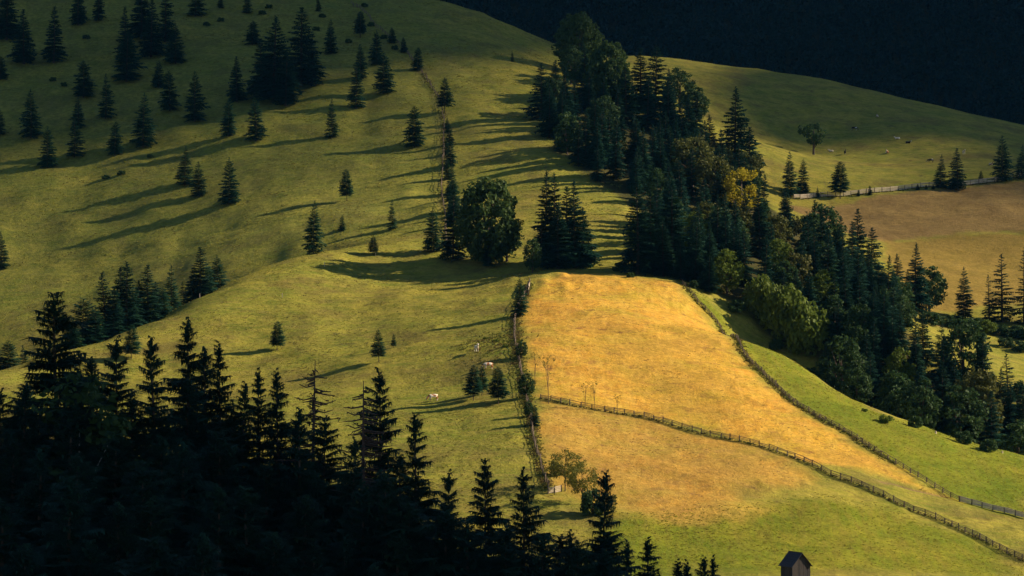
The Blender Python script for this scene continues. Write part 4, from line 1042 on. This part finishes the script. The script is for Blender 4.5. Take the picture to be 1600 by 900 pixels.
def tufts(P, hgt, wid, name, mat, seed):
    g = np.random.default_rng(seed); n = len(P)
    Z = height(P[:, 0], P[:, 1]) + relief(P[:, 0], P[:, 1]) - .03
    B = np.stack([P[:, 0], P[:, 1], Z], 1); V = []
    for k in range(4):
        a = g.uniform(0, 6.28, n); d = np.stack([np.cos(a), np.sin(a), 0 * a], 1); h = hgt * g.uniform(.5, 1.3, n); w = wid * g.uniform(.6, 1.3, n)
        off = np.stack([g.uniform(-.5, .5, n) * wid * 1.6, g.uniform(-.5, .5, n) * wid * 1.6, 0 * a], 1)
        lean = np.stack([g.normal(size=n) * .35 * h, g.normal(size=n) * .35 * h, h], 1)
        V.append(np.stack([B + off - d * w[:, None] * .5, B + off + d * w[:, None] * .5, B + off + lean], 1))
    V = np.concatenate(V).reshape(-1, 3)
    o = obj(name, mesh_np(name, V, None, np.arange(len(V)).reshape(-1, 3), mat)); return o
def world_mat(name, cols, s1_, s2_):
    m, nt, p = new_mat(name); tc = N(nt, 'ShaderNodeTexCoord'); pos = tc.outputs['Object']
    c = mixc(nt, noise(nt, s1_, 3, .6, pos, .35, .65), cols[0], cols[1]); c = mixc(nt, noise(nt, s2_, 2, .6, pos, .42, .62), c, cols[2])
    nt.links.new(c, p.inputs['Base Color'])
    tr = N(nt, 'ShaderNodeBsdfTranslucent'); nt.links.new(c, tr.inputs['Color']); mx = N(nt, 'ShaderNodeMixShader'); mx.inputs[0].default_value = .45
    nt.links.new(p.outputs[0], mx.inputs[1]); nt.links.new(tr.outputs[0], mx.inputs[2]); nt.links.new(mx.outputs[0], [n_ for n_ in nt.nodes if n_.type == 'OUTPUT_MATERIAL'][0].inputs['Surface']); return m
M_TUFT = world_mat('pasture_tufts', ((.24, .25, .035), (.40, .36, .06), (.17, .14, .04)), .6, .13)
M_WEED = world_mat('tall_weeds', ((.070, .090, .020), (.18, .19, .035), (.15, .11, .04)), .8, .2)
M_HAY = world_mat('hay_wisps', ((.45, .29, .07), (.62, .42, .12), (.22, .13, .05)), .5, .11)
g = np.random.default_rng(17)
P = np.stack([g.uniform(-150, 60, 60000), g.uniform(640, 1010, 60000)], 1)
dens = .45 + .55 * vnoise(P[:, 0] / 13, P[:, 1] / 13, 41)
off_gold = np.maximum(sdist(top_field, P[:, 0], P[:, 1]), sdist(low_field, P[:, 0], P[:, 1]))
P1 = P[(g.uniform(0, 1, len(P)) < dens) & (off_gold < -1.5) & (np.abs(P[:, 0]) < P[:, 1] * .19)]
tag(tufts(P1, .17, .45, 'grass_tufts', M_TUFT, 1), 'dry and green grass tufts over the lower pasture', 'grass', kind='stuff')
P = np.stack([g.uniform(-260, 40, 60000), g.uniform(985, 1400, 60000)], 1)
dens = .30 + .6 * vnoise(P[:, 0] / 21, P[:, 1] / 9, 42)
P3 = P[(g.uniform(0, 1, len(P)) < dens) & (np.abs(P[:, 0]) < P[:, 1] * .19)]
tag(tufts(P3, .22, .65, 'grass_tufts', M_TUFT, 2), 'rough grass tufts over the upper pasture slope', 'grass', kind='stuff')
P = np.stack([g.uniform(-5, 125, 30000), g.uniform(655, 915, 30000)], 1)
dens = .25 + .6 * vnoise(P[:, 0] / 9, P[:, 1] / 12, 43)
inside = np.maximum(sdist(top_field, P[:, 0], P[:, 1]), sdist(low_field, P[:, 0], P[:, 1]))
P4 = P[(g.uniform(0, 1, len(P)) < dens * .4) & (inside > .5)]
tag(tufts(P4, .10, .6, 'hay_stubble', M_HAY, 3), 'hay wisps lying over the mown golden field', 'grass', kind='stuff')
P = np.stack([g.uniform(20, 160, 22000), g.uniform(625, 900, 22000)], 1)
sel = np.maximum(sdist(lush, P[:, 0], P[:, 1]), sdist(lush2, P[:, 0], P[:, 1])) > 0
M_LUSH = world_mat('lush_grass', ((.20, .24, .022), (.34, .34, .035), (.24, .20, .04)), .5, .12)
tag(tufts(P[sel], .14, .5, 'lush_grass', M_LUSH, 4), 'lush long grass over the strip and the lower meadow', 'grass', kind='stuff')
def along(line, n, spread, seed):
    r_ = np.random.default_rng(seed); p_ = np.array(resample(line, .25)); i = r_.integers(0, len(p_), n); return p_[i] + r_.normal(size=(n, 2)) * spread
sx, sy = cast(768, 537)
scr = np.stack([sx + g.normal(size=400) * 4.5, sy + g.normal(size=400) * 8], 1)
W1 = np.concatenate([scr, along(W_SLOPE[:10], 1500, .8, 1), along(W_MID, 2600, .9, 2), along(W_CROSS, 500, .35, 3), along(W_UPPER[3:], 1200, .8, 4), along(W_FAR, 700, .5, 5)])
tag(tufts(W1, .42, .34, 'fence_weeds', M_WEED, 5), 'tall weeds grown up along the fences', 'weeds', kind='stuff')

# ------------------------------------------------------------------ added cloudlike blockers, out of view, shading near forest, upper slope and far side
M_SHADE_CLOUD, nt, p = new_mat('shade_cloud_body'); p.inputs['Base Color'].default_value = (.9, .9, .9, 1)
def shade_cloud(x, y, rx, ry, alt, seed, n=14, thick=38, cm=None):
    g_ = np.random.default_rng(seed); c0 = np.array([x, y, 0.0]) + np.array(SUN) * (alt / SUN.z)
    nu, nv = 20, 10; uu = np.linspace(0, 2 * math.pi, nu, endpoint=False); vv = np.linspace(0.05, math.pi - .05, nv)
    V = []; Q_ = []; b0 = 0
    for i in range(n):
        if i == 0: cx, cy, a, b_, t_ = 0, 0, rx * .86, ry * .86, thick
        else:
            an = 6.2832 * i / (n - 1) + g_.uniform(-.15, .15); cx, cy = math.cos(an) * rx * .74, math.sin(an) * ry * .74
            k = g_.uniform(.22, .34); a, b_, t_ = max(rx, ry) * k * .8, max(rx, ry) * k * .8, thick * g_.uniform(.8, 1.5)
        for vi in vv:
            for ui in uu:
                q = 1 + .10 * math.sin(3 * ui + i) + .06 * math.sin(7 * ui + 2 * vi + i * 3)
                V.append((c0[0] + cx + a * math.sin(vi) * math.cos(ui) * q, c0[1] + cy + b_ * math.sin(vi) * math.sin(ui) * q, c0[2] + t_ * math.cos(vi) * (1.3 if vi < 1.57 else .5)))
        for j in range(nv - 1):
            for k in range(nu): Q_.append((b0 + j * nu + k, b0 + j * nu + (k + 1) % nu, b0 + (j + 1) * nu + (k + 1) % nu, b0 + (j + 1) * nu + k))
        b0 += nu * nv
    o = obj('shade_cloud', mesh_np('shade_cloud', V, Q_, None, cm or M_SHADE_CLOUD, True)); tag(o, 'cloudlike shade blocker added high above, out of view', 'shade_cloud', kind='stuff')
M_SHADE_VEIL, nt, p = new_mat('thin_shade_veil'); p.inputs['Base Color'].default_value = (.9, .9, .9, 1)  # see-through shell added to dim sunlight on the upper and left slopes
tr_ = N(nt, 'ShaderNodeBsdfTransparent'); mx_ = N(nt, 'ShaderNodeMixShader'); mx_.inputs[0].default_value = .19
nt.links.new(tr_.outputs[0], mx_.inputs[1]); nt.links.new(p.outputs[0], mx_.inputs[2])
nt.links.new(mx_.outputs[0], [n_ for n_ in nt.nodes if n_.type == 'OUTPUT_MATERIAL'][0].inputs['Surface'])
shade_cloud(0, 1440, 560, 400, 2000, 20, 1, 22, M_SHADE_VEIL); shade_cloud(-330, 1080, 210, 330, 1600, 22, 1, 16, M_SHADE_VEIL)
shade_cloud(-60, 1930, 420, 270, 1900, 5, 14, 14)
shade_cloud(-30, 365, 320, 268, 1500, 1, 14, 20)
shade_cloud(-375, 1340, 230, 215, 1900, 2, 14, 14)
shade_cloud(365, 1760, 700, 640, 1900, 3, 14, 14)

# ------------------------------------------------------------------ valley air
hz = MB(); hz.box((0, 1800, 290), (5700, 5000, 900))
haze_m = bpy.data.materials.new('valley_haze'); haze_m.use_nodes = True; nt = haze_m.node_tree; nt.nodes.clear()
out = nt.nodes.new('ShaderNodeOutputMaterial'); pv = nt.nodes.new('ShaderNodeVolumePrincipled')
pv.inputs['Color'].default_value = (.10, .50, 1.0, 1); pv.inputs['Density'].default_value = 0.000016; pv.inputs['Anisotropy'].default_value = 0.0
nt.links.new(pv.outputs[0], out.inputs['Volume'])
hz_o = obj('haze', hz.build('haze', haze_m)); hz_o['kind'] = 'stuff'
